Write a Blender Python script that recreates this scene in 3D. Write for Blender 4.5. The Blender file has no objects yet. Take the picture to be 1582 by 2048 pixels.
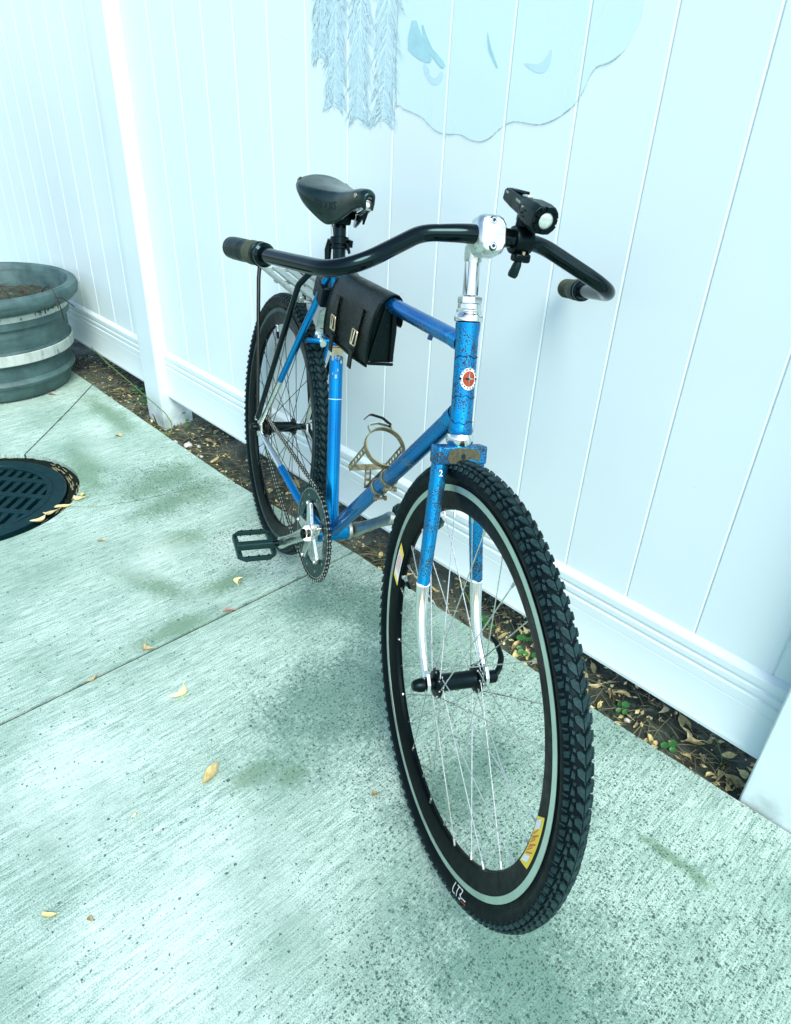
import bpy, bmesh, math, random
from mathutils import Vector, Matrix, noise
from math import pi, sin, cos, tan, radians, atan2, sqrt
random.seed(7)
sc = bpy.context.scene
C = sc.collection

# ------------------------------------------------------------------ camera, sky, sun, exposure
cam = bpy.data.objects.new('camera', bpy.data.cameras.new('camera'))
C.objects.link(cam)
cam.data.sensor_fit = 'HORIZONTAL'; cam.data.sensor_width = 36.0
cam.data.lens = 1385.82/1582*36.0
cam.data.clip_start = 0.05; cam.data.clip_end = 500
cam.matrix_world = (Matrix.Translation((0.8572, -1.1536, 1.1375)) @ Matrix.Rotation(0.7911, 4, 'Z')
                    @ Matrix.Rotation(pi/2-0.5457, 4, 'X') @ Matrix.Rotation(0.0454, 4, 'Z'))
sc.camera = cam
SUN_EL, SUN_AZ = radians(48), radians(60)      # azimuth measured from -y towards +x
sdir = Vector((sin(SUN_AZ)*cos(SUN_EL), -cos(SUN_AZ)*cos(SUN_EL), sin(SUN_EL)))   # towards the sun
world = bpy.data.worlds.new('World'); sc.world = world; world.use_nodes = True
wn = world.node_tree
sky = wn.nodes.new('ShaderNodeTexSky'); sky.sky_type = 'NISHITA'; sky.sun_disc = False
sky.sun_elevation = SUN_EL; sky.sun_rotation = atan2(sdir.x, sdir.y)
sky.air_density = 1.0; sky.dust_density = 1.6; sky.ozone_density = 1.0
wn.links.new(sky.outputs[0], wn.nodes['Background'].inputs[0])
wn.nodes['Background'].inputs[1].default_value = 0.12
sun = bpy.data.objects.new('sun', bpy.data.lights.new('sun', 'SUN')); C.objects.link(sun)
sun.data.energy = 1.5; sun.data.angle = radians(30); sun.data.color = (1.0, 0.98, 0.94)
sun.rotation_euler = sdir.to_track_quat('Z', 'Y').to_euler()
sc.view_settings.view_transform = 'Standard'; sc.view_settings.look = 'None'
sc.view_settings.exposure = 1.36; sc.view_settings.gamma = 1.0
sc.view_settings.use_curve_mapping = False
try:
    sc.cycles.max_bounces = 8
except Exception:
    pass

# ------------------------------------------------------------------ materials
def nmat(name):
    m = bpy.data.materials.new(name); m.use_nodes = True
    nt = m.node_tree; b = nt.nodes['Principled BSDF']
    return m, nt, b
def N(nt, t, **kw):
    n = nt.nodes.new(t)
    for k, v in kw.items():
        if k in n.inputs: n.inputs[k].default_value = v
        else: setattr(n, k, v)
    return n
def ramp(nt, src, stops):
    r = nt.nodes.new('ShaderNodeValToRGB'); nt.links.new(src, r.inputs[0])
    e = r.color_ramp.elements
    while len(e) < len(stops): e.new(0.5)
    for i, (p, c) in enumerate(stops):
        e[i].position = p; e[i].color = (c, c, c, 1) if not isinstance(c, tuple) else (c+(1,) if len(c) == 3 else c)
    return r
def mix(nt, f, a, b, mode='MIX'):
    m = nt.nodes.new('ShaderNodeMix'); m.data_type = 'RGBA'; m.blend_type = mode
    for s, i in ((f, 0), (a, 6), (b, 7)):
        if s is None: continue
        if isinstance(s, (int, float)): m.inputs[i].default_value = s
        elif isinstance(s, tuple): m.inputs[i].default_value = s if len(s) == 4 else s+(1,)
        else: nt.links.new(s, m.inputs[i])
    return m.outputs[2]
def math_(nt, op, a, b=None, clamp=False):
    m = nt.nodes.new('ShaderNodeMath'); m.operation = op; m.use_clamp = clamp
    for i, s in enumerate((a, b)):
        if s is None: continue
        if isinstance(s, (int, float)): m.inputs[i].default_value = s
        else: nt.links.new(s, m.inputs[i])
    return m.outputs[0]
def coords(nt, scale=(1, 1, 1), kind='Object', rot=(0, 0, 0)):
    t = nt.nodes.new('ShaderNodeTexCoord'); mp = nt.nodes.new('ShaderNodeMapping')
    mp.inputs['Scale'].default_value = scale; mp.inputs['Rotation'].default_value = rot
    nt.links.new(t.outputs[kind], mp.inputs[0]); return mp.outputs[0]
def worldpos(nt, scale=(1, 1, 1)):
    t = nt.nodes.new('ShaderNodeNewGeometry'); mp = nt.nodes.new('ShaderNodeMapping')
    mp.inputs['Scale'].default_value = scale
    nt.links.new(t.outputs['Position'], mp.inputs[0]); return mp.outputs[0]
def tex(nt, vec, scale, detail=3, rough=0.55, t='noise'):
    n = nt.nodes.new('ShaderNodeTexNoise' if t == 'noise' else 'ShaderNodeTexVoronoi')
    n.inputs['Scale'].default_value = scale
    if t == 'noise':
        n.inputs['Detail'].default_value = detail; n.inputs['Roughness'].default_value = rough
    nt.links.new(vec, n.inputs['Vector']); return n.outputs[0]
def bump(nt, b, h, strength=0.3, dist=0.002):
    bp = nt.nodes.new('ShaderNodeBump'); bp.inputs['Strength'].default_value = strength
    bp.inputs['Distance'].default_value = dist
    nt.links.new(h, bp.inputs['Height']); nt.links.new(bp.outputs[0], b.inputs['Normal'])

def simple(name, col, rough=0.5, metal=0.0, var=0.12, vscale=40, bmp=0.0, bscale=300, coat=0.0, spec=0.5, tint=None):
    m, nt, b = nmat(name)
    v = coords(nt); n = tex(nt, v, vscale, 4)
    r = ramp(nt, n, [(0.3, 1-var), (0.7, 1.0)])
    nt.links.new(mix(nt, 1.0, tuple(col), r.outputs[0], 'MULTIPLY'), b.inputs['Base Color'])
    rr = ramp(nt, tex(nt, v, vscale*1.7, 3), [(0.3, max(0.02, rough-0.08)), (0.7, min(1, rough+0.1))])
    nt.links.new(rr.outputs[0], b.inputs['Roughness'])
    b.inputs['Metallic'].default_value = metal; b.inputs['Coat Weight'].default_value = coat
    b.inputs['Specular IOR Level'].default_value = spec
    if tint is None and max(col) < 0.06 and metal < 0.5: tint = (0.50, 0.95, 1.0)
    if tint: b.inputs['Specular Tint'].default_value = tint+(1,)
    if bmp: bump(nt, b, tex(nt, v, bscale, 3), bmp)
    return m
def vinyl(name, col, dirt=0.25):
    m, nt, b = nmat(name)
    p = worldpos(nt)
    n1 = tex(nt, worldpos(nt, (1.2, 1.2, 0.6)), 1.3, 1)
    c = mix(nt, ramp(nt, n1, [(0.35, 0.0), (0.7, 1.0)]).outputs[0], tuple(col), tuple(x*0.96 for x in col))
    # splash dirt and algae low down, specks
    sx = nt.nodes.new('ShaderNodeSeparateXYZ'); nt.links.new(p, sx.inputs[0])
    low = nt.nodes.new('ShaderNodeMapRange'); nt.links.new(sx.outputs[2], low.inputs[0])
    low.inputs[1].default_value = 0.10; low.inputs[2].default_value = -0.03
    low.inputs[3].default_value = 0; low.inputs[4].default_value = 1
    d = math_(nt, 'MULTIPLY', low.outputs[0], ramp(nt, tex(nt, p, 22, 5), [(0.35, 0.0), (0.75, 1.0)]).outputs[0], True)
    c = mix(nt, math_(nt, 'MULTIPLY', d, dirt*3, True), c, (0.10, 0.16, 0.08))
    vo = tex(nt, p, 34, t='v')
    sp = ramp(nt, vo, [(0.0, 1.0), (0.035, 0.8), (0.055, 0.0)])
    gate = ramp(nt, tex(nt, p, 5.0, 2), [(0.60, 0.0), (0.68, 1.0)])
    c = mix(nt, math_(nt, 'MULTIPLY', sp.outputs[0], gate.outputs[0]), c, (0.06, 0.07, 0.06))
    nt.links.new(c, b.inputs['Base Color'])
    b.inputs['Roughness'].default_value = 0.30
    bump(nt, b, tex(nt, worldpos(nt, (3, 3, 0.5)), 2.0, 1), 0.10, 0.01)
    return m
def paint(name, col, chip_amt, chip_col=(0.002, 0.006, 0.007), scale=260, flake=True):
    m, nt, b = nmat(name)
    v = coords(nt)
    n = tex(nt, v, scale*1.8, 2, 0.5); big = tex(nt, v, 26, 3)
    f = math_(nt, 'ADD', math_(nt, 'MULTIPLY', n, 0.75), math_(nt, 'MULTIPLY', big, 0.55))
    th = 0.83-chip_amt
    msk = ramp(nt, f, [(th, 0.0), (th+0.02, 1.0)])
    tone = ramp(nt, tex(nt, v, 9, 2), [(0.3, (0.0, col[1]*0.65, col[2]*0.8)), (0.7, tuple(col))])
    cc = ramp(nt, tex(nt, v, 500, 3), [(0.35, chip_col), (0.75, (0.030, 0.036, 0.022))])
    nt.links.new(mix(nt, msk.outputs[0], tone.outputs[0], cc.outputs[0]), b.inputs['Base Color'])
    met = math_(nt, 'MULTIPLY', math_(nt, 'SUBTRACT', 1.0, msk.outputs[0]), 0.85)
    nt.links.new(met, b.inputs['Metallic'])
    nt.links.new(ramp(nt, msk.outputs[0], [(0, 0.26), (1, 0.75)]).outputs[0], b.inputs['Roughness'])
    b.inputs['Coat Weight'].default_value = 0.06; b.inputs['Coat Roughness'].default_value = 0.12
    inv = math_(nt, 'SUBTRACT', 1.0, msk.outputs[0])
    bump(nt, b, inv, 0.5, 0.0004)
    return m

M = {}
VIN = (0.59, 0.735, 0.745)
M['vinyl'] = vinyl('white_vinyl', VIN)
M['mural'] = simple('mural_wash', (0.515, 0.710, 0.727), 0.3, var=0.05, vscale=3)
M['mural2'] = simple('mural_leaf', (0.43, 0.655, 0.715), 0.3, var=0.10, vscale=10)
M['mural3'] = simple('mural_blade', (0.33, 0.60, 0.65), 0.35, var=0.2, vscale=20)
M['mural_line'] = simple('mural_line', (0.58, 0.78, 0.82), 0.4, var=0.05)
M['mural_edge'] = simple('mural_edge', (0.42, 0.58, 0.54), 0.6, var=0.4, vscale=120)
M['blue'] = paint('blue_paint', (0.0, 0.27, 0.62), 0.0)
M['blue_worn'] = paint('blue_paint_worn', (0.0, 0.29, 0.62), 0.135)
M['blue_shaded'] = paint('blue_paint_scratched_shaded', (0.0, 0.20, 0.50), 0.055, (0.14, 0.20, 0.18))  # scratches are wear; the deeper base blue puts tube shading into the colour
M['chrome'] = simple('chrome', (0.80, 0.84, 0.80), 0.13, 1.0, 0.2, 30)
M['alloy'] = simple('brushed_alloy', (0.66, 0.72, 0.68), 0.3, 1.0, 0.15, 60)
M['alloy_dull'] = simple('dull_alloy', (0.50, 0.56, 0.50), 0.42, 1.0, 0.3, 60)
M['braketrack'] = simple('brake_track', (0.56, 0.70, 0.61), 0.36, 0.9, 0.15, 30)
M['black_gloss'] = simple('black_gloss', (0.0012, 0.0025, 0.003), 0.09, 0.0, 0.3, 20, spec=0.30)
M['black_satin'] = simple('black_satin', (0.0018, 0.0038, 0.005), 0.30, 0.0, 0.4, 40, spec=0.18)
M['black_plastic'] = simple('black_plastic', (0.0035, 0.0095, 0.008), 0.38, 0.0, 0.3, 60, 0.15, 700, spec=0.24)
M['pedal'] = simple('pedal_resin', (0.006, 0.024, 0.020), 0.40, 0.0, 0.3, 60, 0.15, 600, spec=0.4)
M['leather'] = simple('black_leather', (0.0016, 0.0038, 0.0032), 0.30, 0.0, 0.6, 18, 0.4, 420, spec=0.20)
M['saddle'] = simple('saddle_leather', (0.004, 0.013, 0.009), 0.21, 0.0, 0.7, 16, 0.12, 500, spec=0.42)
M['emboss'] = simple('embossing', (0.004, 0.006, 0.006), 0.5)
M['grip2'] = simple('grip_olive', (0.055, 0.075, 0.040), 0.6, 0.0, 0.3, 90, 0.5, 900, spec=0.3)
M['brass'] = simple('rivet', (0.62, 0.52, 0.30), 0.3, 1.0, 0.2, 80)
M['rusty'] = simple('rusted_steel', (0.30, 0.29, 0.17), 0.5, 0.6, 0.75, 90, 0.4, 500)
M['steel_dark'] = simple('dark_steel', (0.012, 0.018, 0.016), 0.35, 0.6, 0.4, 120)
M['chain'] = simple('chain_steel', (0.10, 0.10, 0.09), 0.34, 0.95, 0.5, 200)
M['ring'] = simple('chainring_grey', (0.008, 0.016, 0.020), 0.3, 0.3, 0.3, 40, spec=0.35)
M['spoke'] = simple('spoke_steel', (0.62, 0.66, 0.62), 0.28, 1.0, 0.2, 40)
M['spoke_dark'] = simple('spoke_black', (0.03, 0.04, 0.04), 0.35, 0.6, 0.2, 40)
M['tyre'] = simple('tyre_rubber', (0.0016, 0.0036, 0.0055), 0.5, 0.0, 0.5, 30, 0.2, 500, spec=0.12)
M['tread'] = simple('tread_rubber_lit', (0.013, 0.036, 0.038), 0.50, 0.0, 0.7, 60, 0.6, 500, spec=0.30)  # paler than the casing: block highlights against dark gaps are in the colour
M['white'] = simple('white_print', (0.75, 0.78, 0.74), 0.5, var=0.06)
M['red'] = simple('red_print', (0.65, 0.09, 0.03), 0.5, var=0.2)
M['salmon'] = simple('salmon_print', (0.75, 0.32, 0.22), 0.5, var=0.2)
M['yellow'] = simple('yellow_print', (0.85, 0.62, 0.03), 0.45, var=0.08)
M['orange'] = simple('badge_orange', (0.30, 0.042, 0.002), 0.4, 0.0, 0.25, 90, spec=0.3)
M['cream'] = simple('decal_cream', (0.62, 0.62, 0.42), 0.4, var=0.3, vscale=80)
M['darkblue'] = simple('decal_blue', (0.01, 0.05, 0.16), 0.4)
M['glass'] = simple('lens', (0.55, 0.70, 0.62), 0.08, 0.35, 0.25, 260, coat=1.0)
M['iron'] = simple('drain_lid', (0.002, 0.022, 0.026), 0.40, 0.0, 0.4, 30, 0.3, 200, spec=0.35)
M['wire'] = simple('wire', (0.03, 0.03, 0.025), 0.5, 0.4)
M['stone'] = simple('white_stone', (0.62, 0.64, 0.58), 0.8, 0, 0.3, 60, 0.5, 120)
M['grass'] = simple('grass_blade', (0.09, 0.17, 0.035), 0.5, 0, 0.4, 40)
M['clover'] = simple('clover_leaf', (0.03, 0.18, 0.03), 0.5, 0, 0.35, 60)
M['straw'] = simple('straw', (0.26, 0.24, 0.12), 0.75, 0, 0.5, 50)
M['twig'] = simple('twig_brown', (0.08, 0.065, 0.035), 0.8, 0, 0.5, 60)

M['patch'] = simple('bare_metal_patch', (0.085, 0.095, 0.050), 0.6, 0.3, 0.6, 200, 0.5, 600)
M['rim'] = simple('rim_black', (0.0012, 0.0022, 0.003), 0.35, 0.0, 0.4, 40, spec=0.09)

def leafmat(name, c1, c2):
    m, nt, b = nmat(name); v = coords(nt)
    r = ramp(nt, tex(nt, v, 70, 5, 0.65), [(0.32, c2), (0.62, c1)])
    oi = nt.nodes.new('ShaderNodeObjectInfo')
    h = nt.nodes.new('ShaderNodeHueSaturation'); nt.links.new(r.outputs[0], h.inputs['Color'])
    nt.links.new(math_(nt, 'ADD', math_(nt, 'MULTIPLY', oi.outputs['Random'], 0.9), 0.55), h.inputs['Value'])
    nt.links.new(h.outputs[0], b.inputs['Base Color']); b.inputs['Roughness'].default_value = 0.6
    bump(nt, b, tex(nt, v, 300, 3), 0.3); return m
M['leaf'] = leafmat('dry_leaf', (0.52, 0.47, 0.21), (0.26, 0.22, 0.08))
M['leaf_pale'] = leafmat('pale_dry_leaf', (0.66, 0.60, 0.33), (0.46, 0.38, 0.16))
M['leaf_pink'] = leafmat('pinkish_leaf', (0.62, 0.42, 0.32), (0.42, 0.24, 0.18))

def concrete():
    m, nt, b = nmat('broomed_concrete')
    p = worldpos(nt)
    # broom strokes run across the walk (along y): fine in x, long in y
    s1 = tex(nt, worldpos(nt, (330, 26, 10)), 1.0, 3, 0.6)
    s2 = tex(nt, worldpos(nt, (120, 5.0, 10)), 1.0, 4, 0.65)
    s3 = tex(nt, worldpos(nt, (16, 1.2, 1)), 1.0, 3, 0.6)
    grit = tex(nt, p, 420, 2, 0.5)
    blot = tex(nt, p, 3.1, 5, 0.62)
    blot2 = tex(nt, p, 11, 5, 0.6)
    pit = tex(nt, p, 120, 4, 0.7)
    h = math_(nt, 'ADD', math_(nt, 'MULTIPLY', s1, 0.55), math_(nt, 'ADD', math_(nt, 'MULTIPLY', s2, 0.35), math_(nt, 'MULTIPLY', grit, 0.65)))
    base = mix(nt, ramp(nt, h, [(0.58, 0.0), (0.90, 1.0)]).outputs[0], (0.050, 0.140, 0.105), (0.50, 0.675, 0.575))
    base = mix(nt, math_(nt, 'MULTIPLY', ramp(nt, s3, [(0.35, 1.0), (0.6, 0.0)]).outputs[0], 0.10), base, (0.22, 0.36, 0.32))
    def spot(x, y, rx, ry, ang=0.0):
        g = nt.nodes.new('ShaderNodeNewGeometry')
        mp = nt.nodes.new('ShaderNodeMapping'); mp.vector_type = 'TEXTURE'
        mp.inputs['Location'].default_value = (x, y, 0); mp.inputs['Rotation'].default_value = (0, 0, ang)
        mp.inputs['Scale'].default_value = (rx, ry, 1)
        nt.links.new(g.outputs['Position'], mp.inputs[0])
        ln = nt.nodes.new('ShaderNodeVectorMath'); ln.operation = 'LENGTH'; nt.links.new(mp.outputs[0], ln.inputs[0])
        d = math_(nt, 'SUBTRACT', 1.0, ln.outputs['Value'])
        d = math_(nt, 'ADD', d, math_(nt, 'MULTIPLY', math_(nt, 'SUBTRACT', blot2, 0.5), 1.5))
        d = math_(nt, 'ADD', d, math_(nt, 'MULTIPLY', math_(nt, 'SUBTRACT', pit, 0.5), 2.0))
        return ramp(nt, math_(nt, 'ADD', d, math_(nt, 'MULTIPLY', math_(nt, 'SUBTRACT', s2, 0.5), 0.8)), [(0.0, 0.0), (0.7, 1.0)]).outputs[0]
    def mx(*a):
        o = a[0]
        for q in a[1:]: o = math_(nt, 'MAXIMUM', o, q)
        return o
    # grey-green weathering patches with shapes of their own
    wet = mx(spot(0.02, -0.45, 0.20, 0.34, 0.2), spot(0.34, -0.42, 0.10, 0.2), spot(0.62, -0.62, 0.3, 0.22), spot(-0.30, -0.32, 0.12, 0.14), spot(-0.13, -0.22, 0.24, 0.12))
    base = mix(nt, math_(nt, 'MULTIPLY', wet, 0.76), base, (0.055, 0.150, 0.115))
    alg = mx(spot(-0.97, -0.30, 0.09, 0.22, 0.1), spot(-1.12, -0.30, 0.1, 0.22, 0.3), spot(-0.76, -0.42, 0.07, 0.10), spot(-1.35, -0.46, 0.28, 0.09, -0.25), spot(-0.62, -0.58, 0.16, 0.05, 0.4), spot(-0.50, -0.44, 0.05, 0.10), spot(-0.42, -0.62, 0.04, 0.14), spot(-1.75, -0.2, 0.3, 0.06), spot(0.06, -0.72, 0.035, 0.07), spot(0.11, -0.66, 0.03, 0.05), spot(0.69, -0.268, 0.085, 0.016, 0.02), spot(0.745, -0.266, 0.035, 0.018, 0.02))
    base = mix(nt, math_(nt, 'MULTIPLY', alg, 0.74), base, (0.085, 0.185, 0.095))
    pale = mx(spot(0.25, -0.95, 0.28, 0.3), spot(-0.72, -0.52, 0.12, 0.14), spot(-0.15, -1.0, 0.25, 0.2), spot(-1.55, -0.33, 0.22, 0.08, -0.3), spot(-0.62, -0.32, 0.1, 0.14))
    base = mix(nt, math_(nt, 'MULTIPLY', pale, 0.32), base, (0.66, 0.80, 0.73))
    base = mix(nt, math_(nt, 'MULTIPLY', ramp(nt, blot, [(0.42, 0.0), (0.68, 1.0)]).outputs[0], 0.55), base, (0.105, 0.220, 0.160))
    # dark lichen specks, thick where the walk stays damp
    dens = mx(spot(0.42, -0.28, 0.46, 0.5), spot(0.72, -0.5, 0.5, 0.5), spot(0.55, -0.80, 0.18, 0.2), spot(-0.2, -0.2, 0.32, 0.18), spot(0.05, -0.46, 0.3, 0.26), spot(0.26, -0.5, 0.24, 0.2), spot(-0.6, -0.28, 0.2, 0.2), spot(-1.1, -0.3, 0.3, 0.2))
    dens = math_(nt, 'MAXIMUM', dens, 0.07)
    warp = nt.nodes.new('ShaderNodeVectorMath'); warp.operation = 'ADD'
    wv = nt.nodes.new('ShaderNodeTexNoise'); wv.inputs['Scale'].default_value = 300; nt.links.new(p, wv.inputs['Vector'])
    wm = nt.nodes.new('ShaderNodeVectorMath'); wm.operation = 'SCALE'; wm.inputs['Scale'].default_value = 0.006
    nt.links.new(wv.outputs['Color'], wm.inputs[0]); nt.links.new(p, warp.inputs[0]); nt.links.new(wm.outputs[0], warp.inputs[1])
    for vs, pw, mxs, kp, cd in ((95, 4.0, 0.40, 0.75, (0.022, 0.055, 0.044)), (205, 1.1, 0.60, 1.0, (0.022, 0.058, 0.046)), (330, 0.7, 0.50, 0.85, (0.045, 0.10, 0.08))):
        rnd = nt.nodes.new('ShaderNodeTexVoronoi'); rnd.inputs['Scale'].default_value = vs; rnd.inputs['Randomness'].default_value = 1
        nt.links.new(warp.outputs[0], rnd.inputs['Vector'])
        col = nt.nodes.new('ShaderNodeSeparateColor'); nt.links.new(rnd.outputs['Color'], col.inputs[0])
        size = math_(nt, 'MULTIPLY', math_(nt, 'POWER', col.outputs[0], pw), mxs)
        keep = math_(nt, 'LESS_THAN', col.outputs[1], math_(nt, 'MULTIPLY', dens, kp))
        inside = ramp(nt, math_(nt, 'SUBTRACT', size, rnd.outputs['Distance']), [(0.0, 0.0), (0.12, 1.0)])
        base = mix(nt, math_(nt, 'MULTIPLY', math_(nt, 'MULTIPLY', inside.outputs[0], keep), 0.85), base, cd)
    fine = ramp(nt, tex(nt, p, 210, 2, 0.5), [(0.62, 0.0), (0.70, 1.0)])
    base = mix(nt, math_(nt, 'MULTIPLY', fine.outputs[0], math_(nt, 'ADD', math_(nt, 'MULTIPLY', dens, 0.35), 0.15)), base, (0.08, 0.15, 0.13))
    nt.links.new(base, b.inputs['Base Color'])
    b.inputs['Roughness'].default_value = 0.85
    bump(nt, b, h, 0.45, 0.0015)
    return m
M['concrete'] = concrete()
def soilmat():
    m, nt, b = nmat('soil'); p = worldpos(nt)
    n = tex(nt, p, 28, 6, 0.7); n2 = tex(nt, p, 5, 3)
    c = ramp(nt, n, [(0.3, (0.004, 0.008, 0.005)), (0.54, (0.026, 0.042, 0.025)), (0.78, (0.15, 0.20, 0.13))])
    c2 = mix(nt, ramp(nt, n2, [(0.45, 0.0), (0.65, 0.6)]).outputs[0], c.outputs[0], (0.15, 0.19, 0.135))
    nt.links.new(c2, b.inputs['Base Color']); b.inputs['Roughness'].default_value = 0.95
    bump(nt, b, tex(nt, p, 130, 6, 0.7), 0.9, 0.006); return m
M['soil'] = soilmat()
def potmat():
    m, nt, b = nmat('weathered_pot'); v = coords(nt)
    n = tex(nt, v, 9, 6, 0.65); s = tex(nt, coords(nt, (6, 6, 55)), 1.0, 3)
    c = ramp(nt, n, [(0.3, (0.018, 0.055, 0.055)), (0.7, (0.075, 0.150, 0.145))])
    c2 = mix(nt, ramp(nt, s, [(0.5, 0.0), (0.75, 0.5)]).outputs[0], c.outputs[0], (0.008, 0.022, 0.03))
    nt.links.new(c2, b.inputs['Base Color']); b.inputs['Roughness'].default_value = 0.6
    bump(nt, b, s, 0.25, 0.003); return m
M['pot'] = potmat()
def bandmat():
    m, nt, b = nmat('pot_band'); v = coords(nt)
    s = tex(nt, coords(nt, (30, 30, 9), rot=(0.5, 0.4, 0)), 1.0, 4, 0.7)
    c = ramp(nt, s, [(0.42, (0.42, 0.50, 0.46)), (0.62, (0.30, 0.38, 0.35)), (0.66, (0.05, 0.09, 0.09))])
    nt.links.new(c.outputs[0], b.inputs['Base Color']); b.inputs['Roughness'].default_value = 0.6; return m
M['band'] = bandmat()

# ------------------------------------------------------------------ mesh helpers
class MB:
    def __init__(s): s.v = []; s.f = []
    def add(s, vs, fs):
        o = len(s.v); s.v += [Vector(q) for q in vs]; s.f += [tuple(i+o for i in f) for f in fs]; return s
    def box(s, c, size, mtx=None):
        c = Vector(c); a = [x/2 for x in size]
        vs = [Vector((x*a[0], y*a[1], z*a[2])) for x in (-1, 1) for y in (-1, 1) for z in (-1, 1)]
        if mtx is not None: vs = [mtx @ q for q in vs]
        return s.add([c+q for q in vs], [(0, 1, 3, 2), (4, 6, 7, 5), (0, 4, 5, 1), (2, 3, 7, 6), (0, 2, 6, 4), (1, 5, 7, 3)])
    def tube(s, path, rad, seg=14, cap=True, up=None, flat=(1.0, 1.0)):
        P = [Vector(p) for p in path]; n = len(P)
        R = rad if isinstance(rad, (list, tuple)) else [rad]*n
        T = []
        for i in range(n):
            t = P[min(i+1, n-1)]-P[max(i-1, 0)]; T.append(t.normalized() if t.length > 1e-9 else Vector((0, 0, 1)))
        a = Vector(up) if up is not None else (Vector((0, 1, 0)) if abs(T[0].y) < 0.8 else Vector((1, 0, 0)))
        a = (a-T[0]*a.dot(T[0])).normalized()
        o = len(s.v)
        for i in range(n):
            a = (a-T[i]*a.dot(T[i])).normalized(); b = T[i].cross(a)
            for k in range(seg):
                th = 2*pi*k/seg; s.v.append(P[i]+(a*cos(th)*flat[0]+b*sin(th)*flat[1])*R[i])
        for i in range(n-1):
            for k in range(seg):
                k2 = (k+1) % seg; s.f.append((o+i*seg+k, o+i*seg+k2, o+(i+1)*seg+k2, o+(i+1)*seg+k))
        if cap:
            s.f.append(tuple(o+k for k in reversed(range(seg)))); s.f.append(tuple(o+(n-1)*seg+k for k in range(seg)))
        return s
    def lathe(s, prof, c=(0, 0, 0), axis=(0, 0, 1), seg=32, close=False, ref=None):
        """prof: list of (radius, height along axis)"""
        ax = Vector(axis).normalized(); c = Vector(c)
        r = Vector(ref) if ref is not None else (Vector((1, 0, 0)) if abs(ax.x) < 0.8 else Vector((0, 1, 0)))
        a = (r-ax*r.dot(ax)).normalized(); b = ax.cross(a); o = len(s.v); n = len(prof)
        for (rr, h) in prof:
            for k in range(seg):
                th = 2*pi*k/seg; s.v.append(c+ax*h+(a*cos(th)+b*sin(th))*rr)
        for i in range(n if close else n-1):
            j = (i+1) % n
            for k in range(seg):
                k2 = (k+1) % seg; s.f.append((o+i*seg+k, o+i*seg+k2, o+j*seg+k2, o+j*seg+k))
        if not close:
            if prof[0][0] > 1e-6: s.f.append(tuple(o+k for k in reversed(range(seg))))
            if prof[-1][0] > 1e-6: s.f.append(tuple(o+(n-1)*seg+k for k in range(seg)))
        return s
    def prism(s, poly, origin, ex, ey, ez, h0, h1):
        """poly 2-D in (ex, ey), extruded along ez from h0 to h1"""
        O, X, Y, Z = Vector(origin), Vector(ex), Vector(ey), Vector(ez); n = len(poly)
        vs = [O+X*p[0]+Y*p[1]+Z*h0 for p in poly]+[O+X*p[0]+Y*p[1]+Z*h1 for p in poly]
        fs = [tuple(reversed(range(n))), tuple(range(n, 2*n))]+[(i, (i+1) % n, n+(i+1) % n, n+i) for i in range(n)]
        return s.add(vs, fs)
    def sphere(s, c, r, seg=14, rings=8, sc_=(1, 1, 1)):
        pr = [(max(1e-5, sin(pi*i/rings)), -cos(pi*i/rings)) for i in range(rings+1)]
        o = len(s.v); s.lathe(pr, (0, 0, 0), (0, 0, 1), seg)
        for i in range(o, len(s.v)):
            q = s.v[i]; s.v[i] = Vector(c)+Vector((q.x*r*sc_[0], q.y*r*sc_[1], q.z*r*sc_[2]))
        return s
    def map(s, fn): s.v = [Vector(fn(q)) for q in s.v]; return s
    def mesh(s, name, mat, smooth=35):
        me = bpy.data.meshes.new(name); me.from_pydata([tuple(q) for q in s.v], [], s.f); me.update()
        bm = bmesh.new(); bm.from_mesh(me); bmesh.ops.remove_doubles(bm, verts=bm.verts, dist=1e-6)
        bmesh.ops.recalc_face_normals(bm, faces=bm.faces); bm.to_mesh(me); bm.free()
        me.materials.append(M[mat] if isinstance(mat, str) else mat)
        if smooth:
            me.shade_smooth(); me.set_sharp_from_angle(angle=radians(smooth))
        return me
    def build(s, name, mat, parent=None, smooth=35, bevel=0.0, seg=2):
        o = bpy.data.objects.new(name, s.mesh(name, mat, smooth)); C.objects.link(o)
        if parent is not None: o.parent = parent
        if bevel:
            m = o.modifiers.new('bevel', 'BEVEL'); m.width = bevel; m.segments = seg; m.limit_method = 'ANGLE'; m.angle_limit = radians(40)
        return o
def tag(o, label=None, cat=None, group=None, kind=None):
    for k, v in (('label', label), ('category', cat), ('group', group), ('kind', kind)):
        if v: o[k] = v
    return o
def empty(name, loc=(0, 0, 0), parent=None):
    o = bpy.data.objects.new(name, None); o.empty_display_size = 0.05; C.objects.link(o); o.location = loc
    if parent is not None: o.parent = parent
    return o
def inst(name, me, parent=None, loc=(0, 0, 0), rot=(0, 0, 0), scale=None):
    o = bpy.data.objects.new(name, me); C.objects.link(o); o.location = loc; o.rotation_euler = rot
    if scale is not None: o.scale = scale
    if parent is not None: o.parent = parent
    return o
def text_mb(body, size, bold=0.0, align='CENTER'):
    cu = bpy.data.curves.new('txt', 'FONT'); cu.body = body; cu.size = size; cu.align_x = align; cu.align_y = 'CENTER'
    cu.offset = bold; cu.resolution_u = 3
    o = bpy.data.objects.new('txt', cu); C.objects.link(o)
    dg = bpy.context.evaluated_depsgraph_get()
    me = bpy.data.meshes.new_from_object(o.evaluated_get(dg))
    mb = MB(); mb.add([v.co for v in me.vertices], [tuple(p.vertices) for p in me.polygons])
    bpy.data.objects.remove(o); bpy.data.curves.remove(cu); bpy.data.meshes.remove(me)
    return mb
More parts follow.
